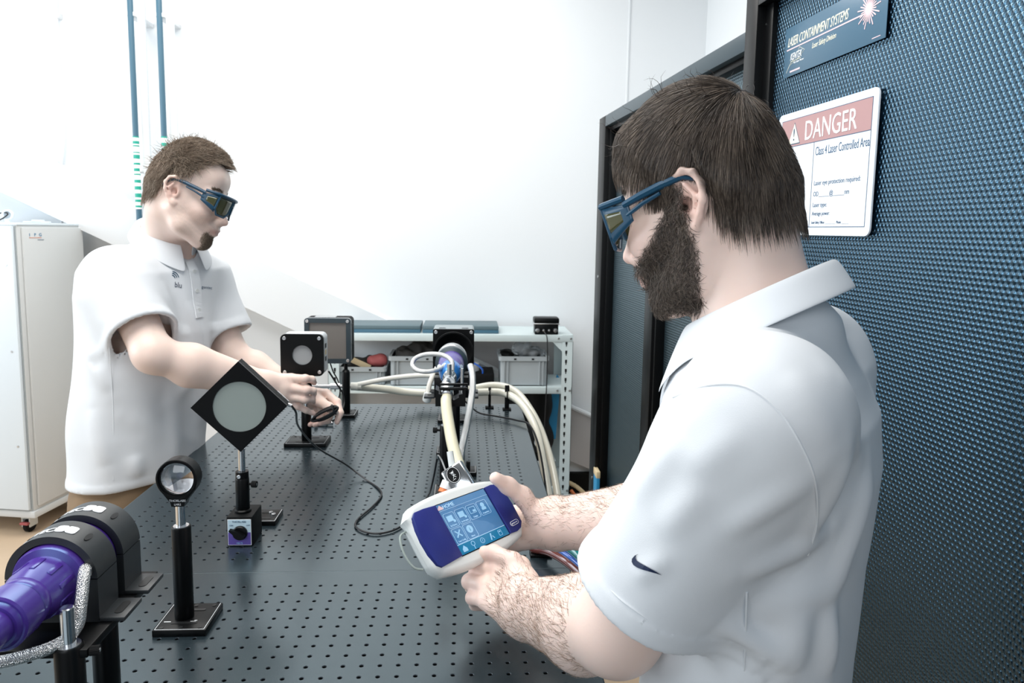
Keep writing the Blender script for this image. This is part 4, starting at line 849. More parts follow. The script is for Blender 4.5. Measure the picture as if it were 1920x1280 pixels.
for i, (cx, cy, s_) in enumerate(((-.0425, .0145, 'Set Device'), (-.0165, .0145, 'Set Product'), (.0095, .0145, 'Display'), (.0355, .0145, 'Acquisition'), (-.0425, -.0135, 'Tune Config'), (-.0165, -.0135, 'About'))):
    ic = G().poly(rrect(.0232, .0255, .003, 6), Z, Z+.0002, m=TM(cx, cy, 0)).build('menu_tile', 'scr_ico', scn) if False else G().holed(rrect(.0235, .0262, .003, 6, cx, cy), rrect(.0226, .0253, .0026, 6, cx, cy), Z, Z+.0003).build('menu_tile', 'scr_lite', scn)
    g = G()
    if i in (0, 1): g.box(cx-.007, cx+.006, cy-.002, cy+.008, Z, Z+.0002); g.cyl((cx+.006, cy-.003, Z), (cx+.006, cy-.003, Z+.0004), .0026, seg=12)
    elif i == 2: g.holed(rrect(.015, .012, .001, 4, cx, cy+.003), rrect(.013, .010, .001, 4, cx, cy+.003), Z, Z+.0003); g.box(cx, cx+.006, cy-.001, cy+.003, Z, Z+.0003)
    elif i == 3: g.poly(circle(.0045, 16, cx, cy+.005), Z, Z+.0003); g.box(cx-.005, cx+.005, cy-.004, cy+.001, Z, Z+.0003)
    elif i == 4:
        for a in (45, -45): g.box(-.008, .008, -.0012, .0012, Z, Z+.0003, m=TM(cx, cy+.003, 0) @ RM('Z', a))
    else: g.poly(circle(.0068, 20, cx, cy+.003), Z, Z+.0003)
    g.build('tile_icon', 'scr_ico', ic); text(s_, .0040, TM(cx, cy-.0105, Z), 'scr_lite', ic, align='CENTER', xs=.85)
    if i == 5: text('i', .010, TM(cx, cy-.0005, Z+.0004), 'scr_bar', ic, align='CENTER')
for i, cx in enumerate((-.046, -.0255, -.004, .017, .040)):
    g = G()
    if i == 0: g.poly([(-.005, 0), (.005, 0), (.005, .005), (0, .0105), (-.005, .005)], 0, .0003, m=TM(cx, -.0415, Z+.0002))
    elif i == 1: g.holed(circle(.0042, 20, cx, -.034), circle(.0032, 20, cx, -.034), Z, Z+.0004); g.box(-.0006, .0006, -.006, 0, Z, Z+.0004, m=TM(cx, -.038, 0))
    elif i == 2: g.holed(circle(.0048, 20, cx, -.036), circle(.0040, 20, cx, -.036), Z, Z+.0004)
    elif i == 3: g.box(-.0012, .0012, -.006, .006, Z, Z+.0004, m=TM(cx, -.036, 0) @ RM('Z', -20)); g.box(-.0008, .0008, -.003, .003, Z, Z+.0004, m=TM(cx+.005, -.038, 0) @ RM('Z', 30))
    else: g.holed(rrect(.008, .010, .001, 4, cx, -.036), rrect(.0068, .0088, .001, 4, cx, -.036), Z, Z+.0004); g.box(cx-.002, cx+.002, -.035, -.033, Z, Z+.0004)
    g.build('toolbar_icon', 'scr_ico', scn)
text('?', .007, TM(-.004, -.0385, Z+.0002), 'scr_ico', scn, align='CENTER')
tl = np.array(TABM.translation)
hose('meter_cable', 'thin grey cable loop tucked behind the meter\'s left edge', [tuple(TABM @ Vector(q)) for q in ((-.112, .03, -.02), (-.128, .025, -.022), (-.134, .0, -.024), (-.130, -.025, -.024), (-.118, -.035, -.022))], .0016, 'sensor', 'cable', seg=6)
# ------------------------------------------------------------------ people
def rot3(yaw, pit, rol):
    cy, sy, cp, sp, cr, sr = math.cos(yaw), math.sin(yaw), math.cos(pit), math.sin(pit), math.cos(rol), math.sin(rol)
    return np.array([[cy, -sy, 0], [sy, cy, 0], [0, 0, 1]]) @ np.array([[cp, 0, sp], [0, 1, 0], [-sp, 0, cp]]) @ np.array([[1, 0, 0], [0, cr, -sr], [0, sr, cr]])
def head_prims(S, R, t, smile=0, ear=1.):
    def A(f, k=.02, op='u'): S.add(inframe(f, R, t), k, op)
    A(ell((-.001, 0, .032), (.080, .074, .088)), .01)
    A(ell((-.028, 0, .0), (.048, .062, .062)), .03)
    A(ell((.030, 0, -.020), (.064, .060, .070)), .035)
    A(ell((.036, 0, -.078), (.046, .044, .032)), .03)
    A(cap((.070, -.008, -.102), (.070, .008, -.102), .0175), .02)
    A(cap((.050, -.022, .060), (.050, .022, .060), .036), .03)
    for s in (-1, 1):
        A(cap((.000, s*.058, -.045), (.025, s*.050, -.078), .017, .016), .022); A(cap((.025, s*.050, -.078), (.068, s*.016, -.102), .016, .015), .022)
        A(cap((.076, s*.012, .021), (.066, s*.046, .018), .012, .011), .014)
        A(ell((.062, s*.041, -.030), (.026, .022, .022)), .022)
        A(ell((.089, s*.031, -.003), (.013, .015, .010)), .012, 's')
        A(ell((.074, s*.031, -.004), (.0125, .0125, .0115)), .004)
    A(cap((.088, 0, .006), (.107, 0, -.034), .0075, .0095), .010); A(ell((.109, 0, -.0395), (.0115, .0115, .0095)), .006)
    for s in (-1, 1):
        A(ell((.099, s*.0115, -.044), (.010, .0068, .0068)), .005)
        A(ell((.103, s*.0062, -.0515), (.0055, .0032, .0032)), .002, 's')
    A(ell((.083, 0, -.064), (.020, .028, .016)), .016)
    A(cap((.0995, -.008, -.0655), (.0995, .008, -.0655), .0052), .006)
    for s in (-1, 1): A(cap((.0995, s*.008, -.0655), (.088, s*.024, -.0675+.005*smile), .0048, .0030), .005)
    A(cap((.0955, -.009, -.0765), (.0955, .009, -.0765), .0062), .006)
    for s in (-1, 1): A(cap((.0955, s*.009, -.0765), (.087, s*.023, -.070+.005*smile), .0056, .0028), .005)
    A(cap((.104, -.020, -.0708), (.104, .020, -.0708), .0022), .003, 's')
    A(cap((.100, -.010, -.0880), (.100, .010, -.0880), .0045), .008, 's')
    # ears
    for s in (-1, 1):
        y = .0735; O = [(.006, y-.002, .014), (.003, y+.006, .026), (-.008, y+.011, .031), (-.020, y+.013, .026), (-.026, y+.013, .012), (-.023, y+.011, -.004), (-.014, y+.007, -.018), (-.004, y+.003, -.031), (.004, y, -.036), (.008, y-.003, -.028)]
        O = [(a, s*b, c) for a, b, c in O]
        A(ell((-.008, s*(y+.001), .0), (.017, .0045, .026), None), .006)
        for p, q in zip(O, O[1:]): A(cap(p, q, .0040, .0040), .0035)
        A(ell((.001, s*(y+.002), -.031), (.0065, .0045, .008)), .006)
        A(cap((-.006, s*(y+.007), .018), (-.016, s*(y+.009), .002), .0028), .003); A(cap((-.016, s*(y+.009), .002), (-.006, s*(y+.004), -.014), .0028), .003)
        A(cap((.006, s*(y+.0015), -.003), (.005, s*(y+.001), -.012), .0040), .004)
        A(ell((-.003, s*(y+.004), -.004), (.0065, .006, .0085)), .003, 's')
        A(ell((.003, s*(y-.004), -.006), (.0035, .008, .004)), .002, 's')
def chain(S, J, R_, k=.008):
    for (p, q, r0, r1) in zip(J, J[1:], R_, R_[1:]): S.add(cap(p, q, r0, r1), k)
FR = (.0118, .0104, .0092, .0078)
def hand_joints(S, wrist, fingers, thumb, sc=1.0, wr=.024):
    W = np.array(wrist)
    m = [np.array(f[0]) for f in fingers]; ax = m[0]-m[3]; ax = ax/np.linalg.norm(ax)
    for i, f in enumerate(fingers):
        b = W+ax*(.017, .006, -.006, -.016)[i]*sc
        S.add(cap(b, f[0], .0165*sc, .0132*sc), .014)
    for i in range(3): S.add(cap(W*.35+m[i]*.65, W*.35+m[i+1]*.65, .0135*sc, .0135*sc), .012)
    for i, f in enumerate(fingers):
        c = (1, 1.02, .98, .86)[i]*sc; chain(S, f, [x*c for x in (.0128, .0106, .0093, .0078)], .0045)
        S.add(ell(f[1], (.0118*c,)*3), .004)
    chain(S, thumb, [.018*sc, .0138*sc, .0122*sc, .0095*sc], .010)
def strands(name, parent, f, P, D, L, r, tones, mt, step=6, curl=0., lift=.002, seed=0, flow=None, stick=1.):
    """thin tapered three-sided strands grown over surface f from roots P"""
    rg = np.random.default_rng(seed); n = len(P); pts = [P.copy()]; p = P.copy(); d = D.copy(); e = 5e-4; L = np.broadcast_to(L, n)
    lift = rg.uniform(.3, 1.4, n)*lift
    for k in range(step):
        if flow is not None: d = flow(p)*.6+d*.4
        d = d+rg.normal(size=(n, 3))*curl
        g = np.stack([(f(p+np.eye(3)[i]*e)-f(p-np.eye(3)[i]*e))/(2*e) for i in range(3)], 1); g /= np.maximum(np.linalg.norm(g, axis=1), 1e-9)[:, None]
        d = d-g*(np.einsum('ij,ij->i', d, g)*stick)[:, None]; d /= np.maximum(np.linalg.norm(d, axis=1), 1e-9)[:, None]
        p = p+d*(L/step)[:, None]
        if stick > .3: p = p+g*((lift*(k+1)/step*1.0-f(p))*stick)[:, None]
        pts.append(p.copy())
    A = np.stack(pts, 1); m = step+1
    t = np.gradient(A, axis=1); t /= np.maximum(np.linalg.norm(t, axis=2), 1e-9)[..., None]
    u = np.cross(t, rg.normal(size=(n, 1, 3))); u /= np.maximum(np.linalg.norm(u, axis=2), 1e-9)[..., None]; v = np.cross(t, u)
    rr = r*np.array([1-.85*(k/step)**2 for k in range(m)])[None, :, None]*rg.uniform(.7, 1.3, (n, 1, 1))
    V = np.stack([A+(u*math.cos(a)+v*math.sin(a))*rr for a in (0, 2.094, 4.189)], 2).reshape(-1, 3)
    b = (np.arange(n)*m*3)[:, None, None]+(np.arange(step)*3)[None, :, None]+np.arange(3)[None, None, :]; c = (np.arange(n)*m*3)[:, None, None]+(np.arange(step)*3)[None, :, None]+((np.arange(3)+1) % 3)[None, None, :]
    F = np.stack([b, c, c+3, b+3], -1).reshape(-1, 4)
    o = qmesh(name, V, F, mt, parent, np.repeat(tones, m*3, axis=0)); o['kind'] = 'stuff'; return o
def sample(V, F, n, rg, keep=None):
    a, b, c, d = (V[F[:, i]] for i in range(4)); ar = np.linalg.norm(np.cross(c-a, d-b), axis=1)
    if keep is not None: ar = ar*keep((a+c)/2)
    i = rg.choice(len(F), n, p=ar/ar.sum()); u, v = rg.random((n, 1)), rg.random((n, 1)); return (a[i]*(1-u)+b[i]*u)*(1-v)+(d[i]*(1-u)+c[i]*u)*v
def glasses(parent, R, t, name='safety_glasses', tint='lens'):
    Hm = Matrix(((*R[0], t[0]), (*R[1], t[1]), (*R[2], t[2]), (0, 0, 0, 1)))
    gl = bpy.data.objects.new('g', None); bpy.data.objects.remove(gl)
    g0 = thing(*name, mw=Hm)
    def wr(u, v):
        a = abs(u); s = 1 if u >= 0 else -1
        if a <= 1: y = .066*a; x = .1165-.017*a*a
        else: q = (a-1)/.5; y = .066+.0095*math.sin(min(q, 1)*PI/2); x = .0995-.040*q
        return Vector((x+v*.10, s*y, v+.002))
    def loop(pts, r, nm, closed=True, parent_=g0):
        P = [];
        for (a, b) in zip(pts, pts[1:]+([pts[0]] if closed else [])):
            for k in range(6): P.append(wr(a[0]+(b[0]-a[0])*k/6, a[1]+(b[1]-a[1])*k/6))
        P.append(wr(*(pts[0] if closed else pts[-1]))); G_ = G(); G_.tube(P, r, 8); return G_.build(nm, 'frameb', parent_)
    def sheet(u0, u1, v0f, v1f, off, nm, mt, nu=14, nv=6):
        V = []; F = []
        for i in range(nu+1):
            u = u0+(u1-u0)*i/nu; q = i/nu
            for j in range(nv+1):
                w_ = wr(u, v0f(q)+(v1f(q)-v0f(q))*j/nv); V.append(w_+Vector((off, math.copysign(off*.8, u) if abs(u) > .95 else 0, 0)))
        for i in range(nu):
            for j in range(nv): a = i*(nv+1)+j; F.append((a, a+1, a+nv+2, a+nv+1))
        me = bpy.data.meshes.new(nm); me.from_pydata([tuple(v) for v in V], [], F); me.shade_smooth(); o = link(nm, me, mt, g0)
        sd = o.modifiers.new('thickness', 'SOLIDIFY'); sd.thickness = .0014; return o
    for s in (-1, 1):
        low = lambda q: -.030+.010*max(0, (.25-q)/.25)**1.2+.012*max(0, (q-.75)/.25)**2
        sheet(s*.09, s*.96, low, lambda q: .016, 0, 'lens', tint)
        loop([(s*.09, .018), (s*.98, .018), (s*1.0, -.016), (s*.84, -.030), (s*.35, -.031), (s*.12, -.018)], .0024, 'rim')
        sheet(s*.97, s*1.46, lambda q: -.026+.020*q, lambda q: .018-.004*q, -.0010, 'side_shield', 'frameb', 10, 5)
        sheet(s*1.04, s*1.36, lambda q: -.012+.009*q, lambda q: .011-.003*q, .0006, 'side_window', tint, 8, 4)
        G_ = G(); G_.tube([wr(s*1.40, .014)+Vector((0, 0, 0)), Vector((.045, s*.0795, .020)), Vector((.018, s*.0815, .024)), Vector((-.006, s*.0805, .026)), Vector((-.022, s*.0775, .019)), Vector((-.036, s*.073, .004))], [.0042, .0046, .0046, .0040, .0034, .003], 8); G_.build('temple', 'frameb', g0)
        G_ = G(); G_.tube([wr(s*1.40, .002), Vector((.045, s*.0795, .011)), Vector((.022, s*.0812, .016))], [.0026, .0026, .0022], 8); G_.build('temple_strut', 'frameb', g0)
    G_ = G(); P = [wr(u, .021) for u in np.linspace(-1.42, 1.42, 41)]; G_.tube(P, .0040, 8); G_.build('brow_bar', 'frameb', g0)
    G_ = G(); G_.tube([wr(-.12, -.018), wr(-.05, .004), wr(.05, .004), wr(.12, -.018)], .003, 8); G_.build('nose_bridge', 'frameb', g0)
    return g0
def collar(parent, C, Fd, Ld, tilt, rf, rl, leaf=.042, tip=.030, gap=14, n=44, name='collar'):
    F3 = np.array([Fd[0], Fd[1], 0]); L3 = np.array([Ld[0], Ld[1], 0]); Z3 = np.array([0, 0, 1.])
    V = []; F = []; rows = [(-.006, -.032), (-.003, -.012), (0, 0), (.005, .003), (.010, -.002), (.019, -.5), (.029, -1.0)]
    for i in range(n+1):
        a = math.radians(gap+(360-2*gap)*i/n); ca, sa = math.cos(a), math.sin(a); fr_ = max(0, ca)
        lf = leaf+tip*(max(0, (ca-.45)/.55))**1.5
        for (o, z) in rows:
            zz = z if z > -.1 else z*lf; spread = 1+ (0 if z > -.1 else .25*fr_)
            p = np.array(C)+F3*ca*(rf+o*spread)+L3*sa*(rl+o*spread)+Z3*(zz-math.tan(tilt)*ca*(rf+o)); V.append(tuple(p))
    m = len(rows)
    for i in range(n):
        for j in range(m-1): a = i*m+j; F.append((a, a+1, a+m+1, a+m))
    me = bpy.data.meshes.new(name); me.from_pydata(V, [], F); me.shade_smooth(); o = link(name, me, 'shirt', parent)
    s = o.modifiers.new('thickness', 'SOLIDIFY'); s.thickness = .0024; s.offset = 0; b = o.modifiers.new('soft', 'SUBSURF'); b.levels = 1; b.render_levels = 2; return o
def decal(me_or_pts, org, ex, ey, f, name, mt, parent, d0, faces=None, off=.0012):
    """lay a flat print on the cloth surface f: every vertex is moved along the viewing ray until it meets the cloth"""
    if faces is None: pts = [(v.co.x, v.co.y) for v in me_or_pts.vertices]; faces = [tuple(p.vertices) for p in me_or_pts.polygons]
    else: pts = me_or_pts
    V = []
    for x, y in pts:
        r_ = ray(org[0]+x*ex[0]+y*ey[0], org[1]+x*ex[1]+y*ey[1]); r_ = r_/np.linalg.norm(r_); t_ = d0-.25
        for _ in range(60):
            d = float(f(np.array([CAM+r_*t_]))[0]); t_ += d*.7
            if abs(d) < 2e-4: break
        V.append(tuple(CAM+r_*(t_-off)))
    me = bpy.data.meshes.new(name); me.from_pydata(V, [], faces); return link(name, me, mt, parent)
def ridge(P, a, b, w, amp):
    a = np.array(a, float); b = np.array(b, float); ba = b-a; h = np.clip((P-a) @ ba/(ba @ ba), 0, 1); dd = np.linalg.norm(P-a-h[:, None]*ba, axis=1); return amp*np.exp(-(dd/w)**2)*np.sin(PI*np.clip(h, .05, .95))
def build_person(cfg):
    F2, L2 = np.array(cfg['F']), np.array(cfg['L']); R, t = rot3(*cfg['head'][3:]), np.array(cfg['head'][:3])
    root = thing('person', cfg['label'], 'person', (cfg['hip'][0], cfg['hip'][1], 0), group=None)
    off = np.array([cfg['hip'][0], cfg['hip'][1], 0.])
    def put(o): o.location = Vector(-off); return o
    SL, SR, EL, ER, WL, WR = (np.array(cfg[k]) for k in ('SL', 'SR', 'EL', 'ER', 'WL', 'WR')); N = np.array(cfg['N'])
    core = loft([(z, x, y, a*.76, b*.76) for z, x, y, a, b in cfg['torso']], F2, L2)
    S = SDF(); S.add(core, 0)
    nk = t+R @ np.array([-.028, 0, -.05]); S.add(cap(N+np.array([0, 0, -.075]), N, .066, .058), .05); S.add(cap(N, nk, .058, .055), .03)
    S.add(cap(t+R @ np.array([-.038, 0, -.02]), N, .042, .052), .03)
    head_prims(S, R, t, cfg.get('smile', 0))
    for Sh, E, W, w0 in ((SL, EL, WL, 'L'), (SR, ER, WR, 'R')):
        side = 1 if w0 == 'L' else -1
        S.add(cap(N+np.array([0, 0, -.075]), Sh, .042, .048), .05)
        S.add(cap(Sh, E, .052*cfg['arm'], .045*cfg['arm']), .03); mid = E*.70+W*.30; mid = mid-np.array([0, 0, .004])
        S.add(cap(E, mid, .043*cfg['arm'], .047*cfg['arm']), .02)
        ax = np.array(cfg['flat'+w0]); S.add(cap(mid, W*.92+E*.08, .046*cfg['arm'], .0265*cfg['wr'], (ax, 1.18)), .02); S.add(cap(W*.93+E*.07, W, .0255*cfg['wr'], .024*cfg['wr'], (ax, 1.25)), .02)
        ua = (E-Sh)/np.linalg.norm(E-Sh); S.add(ell(E+ua*.018, (.026, .026, .026)), .025)
        hand_joints(S, W, cfg['hand'+w0], cfg['thumb'+w0], cfg.get('hs', 1.))
    h = cfg['h']; allp = np.array([SL, SR, EL, ER, WL, WR, N, t]+[j for k in ('handL', 'handR') for f in cfg[k] for j in f]+cfg['thumbL']+cfg['thumbR'])
    lo = allp.min(0)-.16; hi = allp.max(0)+.17; lo[2] = cfg['torso'][0][0]-.02
    V, F = S.mesh(lo, hi, h); V = relax(V, F, 1, .35)
    q = (V-t) @ R; n = len(V); tone = np.tile(np.array(cfg['skin']), (n, 1))
    headm = np.linalg.norm(q, axis=1) < .16
    def blend(mask, col, a): 
        m = (mask*a)[:, None]; tone[:] = tone*(1-m)+np.array(col)*m
    x, y, z = q.T
    gs = lambda c, r: np.exp(-(((q-np.array(c))/np.array(r))**2).sum(1))
    blend(np.minimum(1, gs((.097, 0, -.071), (.014, .024, .0085))*1.5), (.52, .24, .21), .75)
    for s in (-1, 1):
        blend(gs((-.008, s*.082, .0), (.024, .012, .034)), (.74, .40, .32), .45); blend(gs((.07, s*.045, -.03), (.03, .03, .025)), (.78, .46, .40), .30); blend(gs((-.001, s*.076, -.004), (.008, .01, .010)), (.35, .13, .10), .6)
    blend(gs((.112, 0, -.042), (.02, .02, .015)), (.75, .42, .36), .35)
    for k in ('handL', 'handR'):
        for f in cfg[k]:
            for j in (0, 1, 3): blend(np.exp(-(np.linalg.norm(V-np.array(f[j]), axis=1)/.013)**2), (.75, .38, .33), .32)
    blend(np.clip(cfg['hairmask'](q)*60+.5, 0, 1)*headm, cfg['haircol'], .85)
    bm = np.clip(cfg['beardmask'](q)*120+.4, 0, 1)*headm; blend(bm, cfg['haircol'], cfg['beardunder'])
    if cfg.get('stubble'): blend(np.clip((-.012-z-.25*np.maximum(0, .02-x))*40, 0, 1)*np.clip((x+.0)*60, 0, 1)*np.clip((z+.125)*60, 0, 1)*headm*np.clip(.55+.45*wob(q, 900, 2), 0, 1), (.36, .27, .22), cfg['stubble'])
    body = put(qmesh('body', V, F, 'skin', root, tone))
    # hair
    rg = np.random.default_rng(cfg['seed']); HM = SDF()
    for c_, r_ in (((-.001, 0, .038), (.081, .074, .090)), ((-.028, 0, .0), (.049, .064, .062)), ((.028, 0, .02), (.060, .060, .060))): HM.add(inframe(ell(c_, r_), R, t), .03)
    HM.add(inframe(cap((.050, -.022, .060), (.050, .022, .060), .036), R, t), .03)
    HM.add(cap(t+R @ np.array([-.038, 0, -.02]), N, .042, .052), .03); HM.add(cap(N, nk, .058, .055), .03)
    thk = lambda P: .0015+(cfg['hairth']-.0015)*np.clip(cfg['hairmask']((P-t) @ R)/.030, 0, 1)
    hp = lambda d, P: np.maximum(d-thk(P)-wob(P, 160, 3)*.0012, -cfg['hairmask']((P-t) @ R)*.8)
    Vh, Fh = HM.mesh(t-.16, t+.17, .0035 if cfg['h'] < .003 else .0045, post=hp)
    htone = np.array(cfg['haircol'])*(.8+.3*wob(Vh, 300, 5)[:, None]); hair = put(qmesh('hair', Vh, Fh, 'hair'+cfg['key'], root, np.clip(htone, .005, 1)))
    fs = lambda P: HM(P)-thk(P)
    nS = cfg['nhair']; P = sample(Vh, Fh, nS, rg, lambda c: (np.abs(fs(c)) < .004)*1.); fl = cfg['flow']
    flow = lambda p: fl((p-t) @ R) @ R.T
    D = flow(P)+rg.normal(size=P.shape)*cfg['mess']; q_ = (P-t) @ R
    clump = wob(q_, 150, 8)[:, None]*.5+.5; tn = np.array(cfg['haircol'])*(1-clump*.0)+(np.array(cfg['hairlite'])-np.array(cfg['haircol']))*np.clip(rg.random((nS, 1))**2*.9+(clump-.5)*.5, 0, 1)
    put(strands('hair_strands', root, fs, P-0, D, cfg['hairlen']*rg.uniform(.6, 1.2, nS), cfg['hairr'], tn, 'hair'+cfg['key'], 6, cfg['curl'], cfg['lift'], cfg['seed'], flow, cfg.get('stick', 1.)))
    if cfg.get('fly'):
        nf = cfg['fly']; P = sample(Vh, Fh, nf, rg, lambda c: (np.abs(fs(c)) < .004)*np.clip(((c-t) @ R)[:, 2]*20-.6, 0, 1)); D = ((P-t)/np.linalg.norm(P-t, axis=1)[:, None])*.8+flow(P)*.7+rg.normal(size=P.shape)*.45
        put(strands('flyaway_hair', root, fs, P, D, .034*rg.uniform(.5, 1.2, nf), cfg['hairr']*.9, np.tile(np.array(cfg['haircol'])*1.3, (nf, 1)), 'hair'+cfg['key'], 6, .35, .01, 21, None, 0.))
    # beard
    nb = cfg['nbeard']; bf = lambda P: cfg['beardmask']((P-t) @ R)
    P = sample(V, F, nb, rg, lambda c: (np.linalg.norm(c-t, axis=1) < .18)*np.clip(bf(c)*110+.3, 0, 1)); q_ = (P-t) @ R
    Dl = np.stack([.25+0*q_[:, 0], q_[:, 1]*4, -1+0*q_[:, 0]], 1)+rg.normal(size=P.shape)*.55; D = Dl @ R.T; tn = np.array(cfg['haircol'])+(np.array(cfg['hairlite'])-np.array(cfg['haircol']))*rg.random((nb, 1))**1.6*.8
    put(strands('beard', root, S, P, D, cfg['beardlen']*rg.uniform(.5, 1.2, nb), cfg['hairr']*.75, tn, 'hair'+cfg['key'], 4, .28, .004, 5, None, .45))
    # eyebrows
    for s in (-1, 1):
        c = np.stack([.087-.012*np.linspace(0, 1, 160)**2, s*(.012+.036*np.linspace(0, 1, 160)), .030+.004*np.sin(np.linspace(0, 3, 160))], 1)+rg.normal(size=(160, 3))*.0016; P = c @ R.T+t
        dd = S(P); g = np.stack([(S(P+np.eye(3)[i]*5e-4)-S(P-np.eye(3)[i]*5e-4))/1e-3 for i in range(3)], 1); P = P-g*dd[:, None]
        put(strands('eyebrow', root, S, P, np.tile(R @ np.array([-.1, s*1., .15]), (160, 1)), .010, cfg['hairr']*.8, np.tile(np.array(cfg['haircol']), (160, 1)), 'hair'+cfg['key'], 3, .2, .0015, 6, None, .5))
    # arm hair
    if cfg.get('narm'):
        for E, W, sd in ((EL, WL, 1), (ER, WR, 2)):
            ax = (W-E)/np.linalg.norm(W-E); Lf = np.linalg.norm(W-E); out = np.array(cfg['armout'][sd-1])
            def keep(c): u = (c-E) @ ax/Lf; rad = np.linalg.norm(c-E-((c-E) @ ax)[:, None]*ax, axis=1); o = ((c-E-((c-E) @ ax)[:, None]*ax)/np.maximum(rad, 1e-6)[:, None]) @ out; return ((u > .12) & (u < 1.10) & (rad < .075))*np.clip(.25+o*.9, .06, 1)
            P = sample(V, F, cfg['narm'], rg, keep); n2 = len(P); D = ax*.75+np.cross(ax, out)*.5+rg.normal(size=P.shape)*.25
            put(strands('arm_hair', root, S, P, D, rg.uniform(.008, .018, n2), .00015, np.tile(np.array([.24, .16, .11]), (n2, 1))*rg.uniform(.6, 1.6, (n2, 1)), 'hair'+cfg['key'], 4, .12, .0022, 9, None, .6))
    # shirt
    T_ = SDF(); T_.add(loft([(z, x, y, a, b) for z, x, y, a, b in cfg['torso']], F2, L2), 0)
    for Sh, sl in ((SL, 'L'), (SR, 'R')):
        T_.add(cap(N+np.array([0, 0, -.066])-np.append(F2, 0)*.012, Sh+np.array([0, 0, .0]), .054, .066), .06)
    T_.add(cap(N+np.array([0, 0, -.11])-np.append(F2, 0)*.010, N+np.array([0, 0, -.030])-np.append(F2, 0)*.020, .088, .062), .05)
    sleeves = []; TI_ = SDF(); TI_.p = list(T_.p)
    for Sh, E, kk in ((SL, EL, cfg['slv'][0]), (SR, ER, cfg['slv'][1])):
        u = (E-Sh)/np.linalg.norm(E-Sh); Le = np.linalg.norm(E-Sh); cut = Sh+u*Le*kk; end = Sh+u*Le*(kk+.15)
        cf = cap(Sh-u*.005, end, .072*cfg['sw'], .079*cfg['sw']); T_.add((lambda P, cf=cf, u=u, cut=cut: np.maximum(cf(P), (P-cut) @ u)), .035); ci = cap(Sh-u*.005, cut+u*.03, .072*cfg['sw'], .078*cfg['sw']); TI_.add((lambda P, cf=ci, u=u, cut=cut+u*.017: np.maximum(cf(P), (P-cut) @ u)), .035); sleeves.append((Sh, u, cut))
    zb = cfg['hem']
    def trace(px, py):
        r_ = ray(px, py); r_ = r_/np.linalg.norm(r_); s_ = cfg['near']
        for _ in range(60):
            d = float(T_(np.array([CAM+r_*s_]))[0]); s_ += d*.7
            if d < 3e-4: break
        return CAM+r_*s_
    cfg['folds'] = [(trace(f[0], f[1]), trace(f[2], f[3]), f[4]*1.25, f[5]*1.1) for f in cfg['foldpx']]
    def sp_(d, P):
        dd_ = wob(P*np.array([1, 1, .35]), 42, cfg['seed'])*.0035+wob(P, 18, cfg['seed']+2)*.004
        for a, b, w_, am in cfg['folds']: dd_ = dd_-ridge(P, a, b, w_, am)
        nc = np.ones(len(P))
        for Sh, u, cut in sleeves: nc = np.minimum(nc, np.clip(np.abs((P-cut) @ u)/.03, 0, 1)+(np.linalg.norm(P-cut, axis=1) > .14))
        dd_ = dd_*np.clip(nc, .25, 1); d = d+dd_
        for Sh, u, cut in sleeves:
            s_ = (P-cut) @ u; near = (np.linalg.norm(P-cut, axis=1) < .13); d = np.where(near & (s_ > -.024) & (s_ < -.002), d-.0014, d)
        d = np.where(P[:, 2] < zb+.02, d-.0015, d)
        no = P[:, 2]-zb
        for Sh, u, cut in sleeves: no = np.minimum(no, np.maximum(np.abs((P-cut) @ u), np.linalg.norm(P-cut, axis=1)-.10))
        sh = np.maximum(d, -(TI_(P)+dd_+.010+.04*np.clip((no-.03)/.04, 0, 1)))
        sh = np.maximum(sh, zb-P[:, 2]); nd = cap(N+np.array([0, 0, -.05])+np.append(F2, 0)*.01, nk+np.array([0, 0, .05]), .064, .074)(P); return np.maximum(sh, -nd)
    ssd = lambda P: sp_(T_(P), P); outer = lambda P: T_(P)+wob(P*np.array([1, 1, .35]), 42, cfg['seed'])*.0035+wob(P, 18, cfg['seed']+2)*.004-sum(ridge(P, a, b, w_, am) for a, b, w_, am in cfg['folds'])
    lo = np.minimum(np.minimum(SL, SR), np.minimum(EL, ER))-.12; hi = np.maximum(SL, SR)+.14; hi = np.maximum(hi, np.maximum(EL, ER)+.12); lo[2] = zb-.01
    tc = np.array([[s[1], s[2]] for s in cfg['torso']]); lo[:2] = np.minimum(lo[:2], tc.min(0)-.2); hi[:2] = np.maximum(hi[:2], tc.max(0)+.2); hi[2] = N[2]+.06
    Vs, Fs = T_.mesh(lo, hi, cfg['hs_'], post=sp_, margin=.07); Vs = relax(Vs, Fs, 2, .5); shirt = put(qmesh('polo_shirt', Vs, Fs, 'shirt', root))
    for sm_p in cfg['seams']:
        P_ = []
        for (x, y) in sm_p:
            r_ = ray(x, y); r_ = r_/np.linalg.norm(r_); s_ = cfg['near']
            for _ in range(60):
                d = float(outer(np.array([CAM+r_*s_]))[0]); s_ += d*.7
                if d < 2e-4: break
            P_.append(tuple(CAM+r_*(s_+.0002)))
        put(G().tube(smooth_path(P_, 5), .0011, 6).build('seam', 'shirt', root))
    put(collar(root, *cfg['collar']))
    # placket and buttons
    C = np.array(cfg['collar'][0]); F3 = np.append(F2, 0); L3 = np.append(L2, 0)
    def onshirt(z, side): 
        p = np.array([C[0], C[1], z])+L3*side+F3*.3; r_ = -F3; s_ = 0
        for _ in range(80):
            d = float(outer(np.array([p+r_*s_]))[0]); s_ += d*.7
            if d < 2e-4: break
        return p+r_*(s_-.0025)
    zs = np.linspace(C[2]-.075, C[2]-.22, 14); V_ = []; 
    for z_ in zs: V_ += [tuple(onshirt(z_, -.015)), tuple(onshirt(z_, .015))]
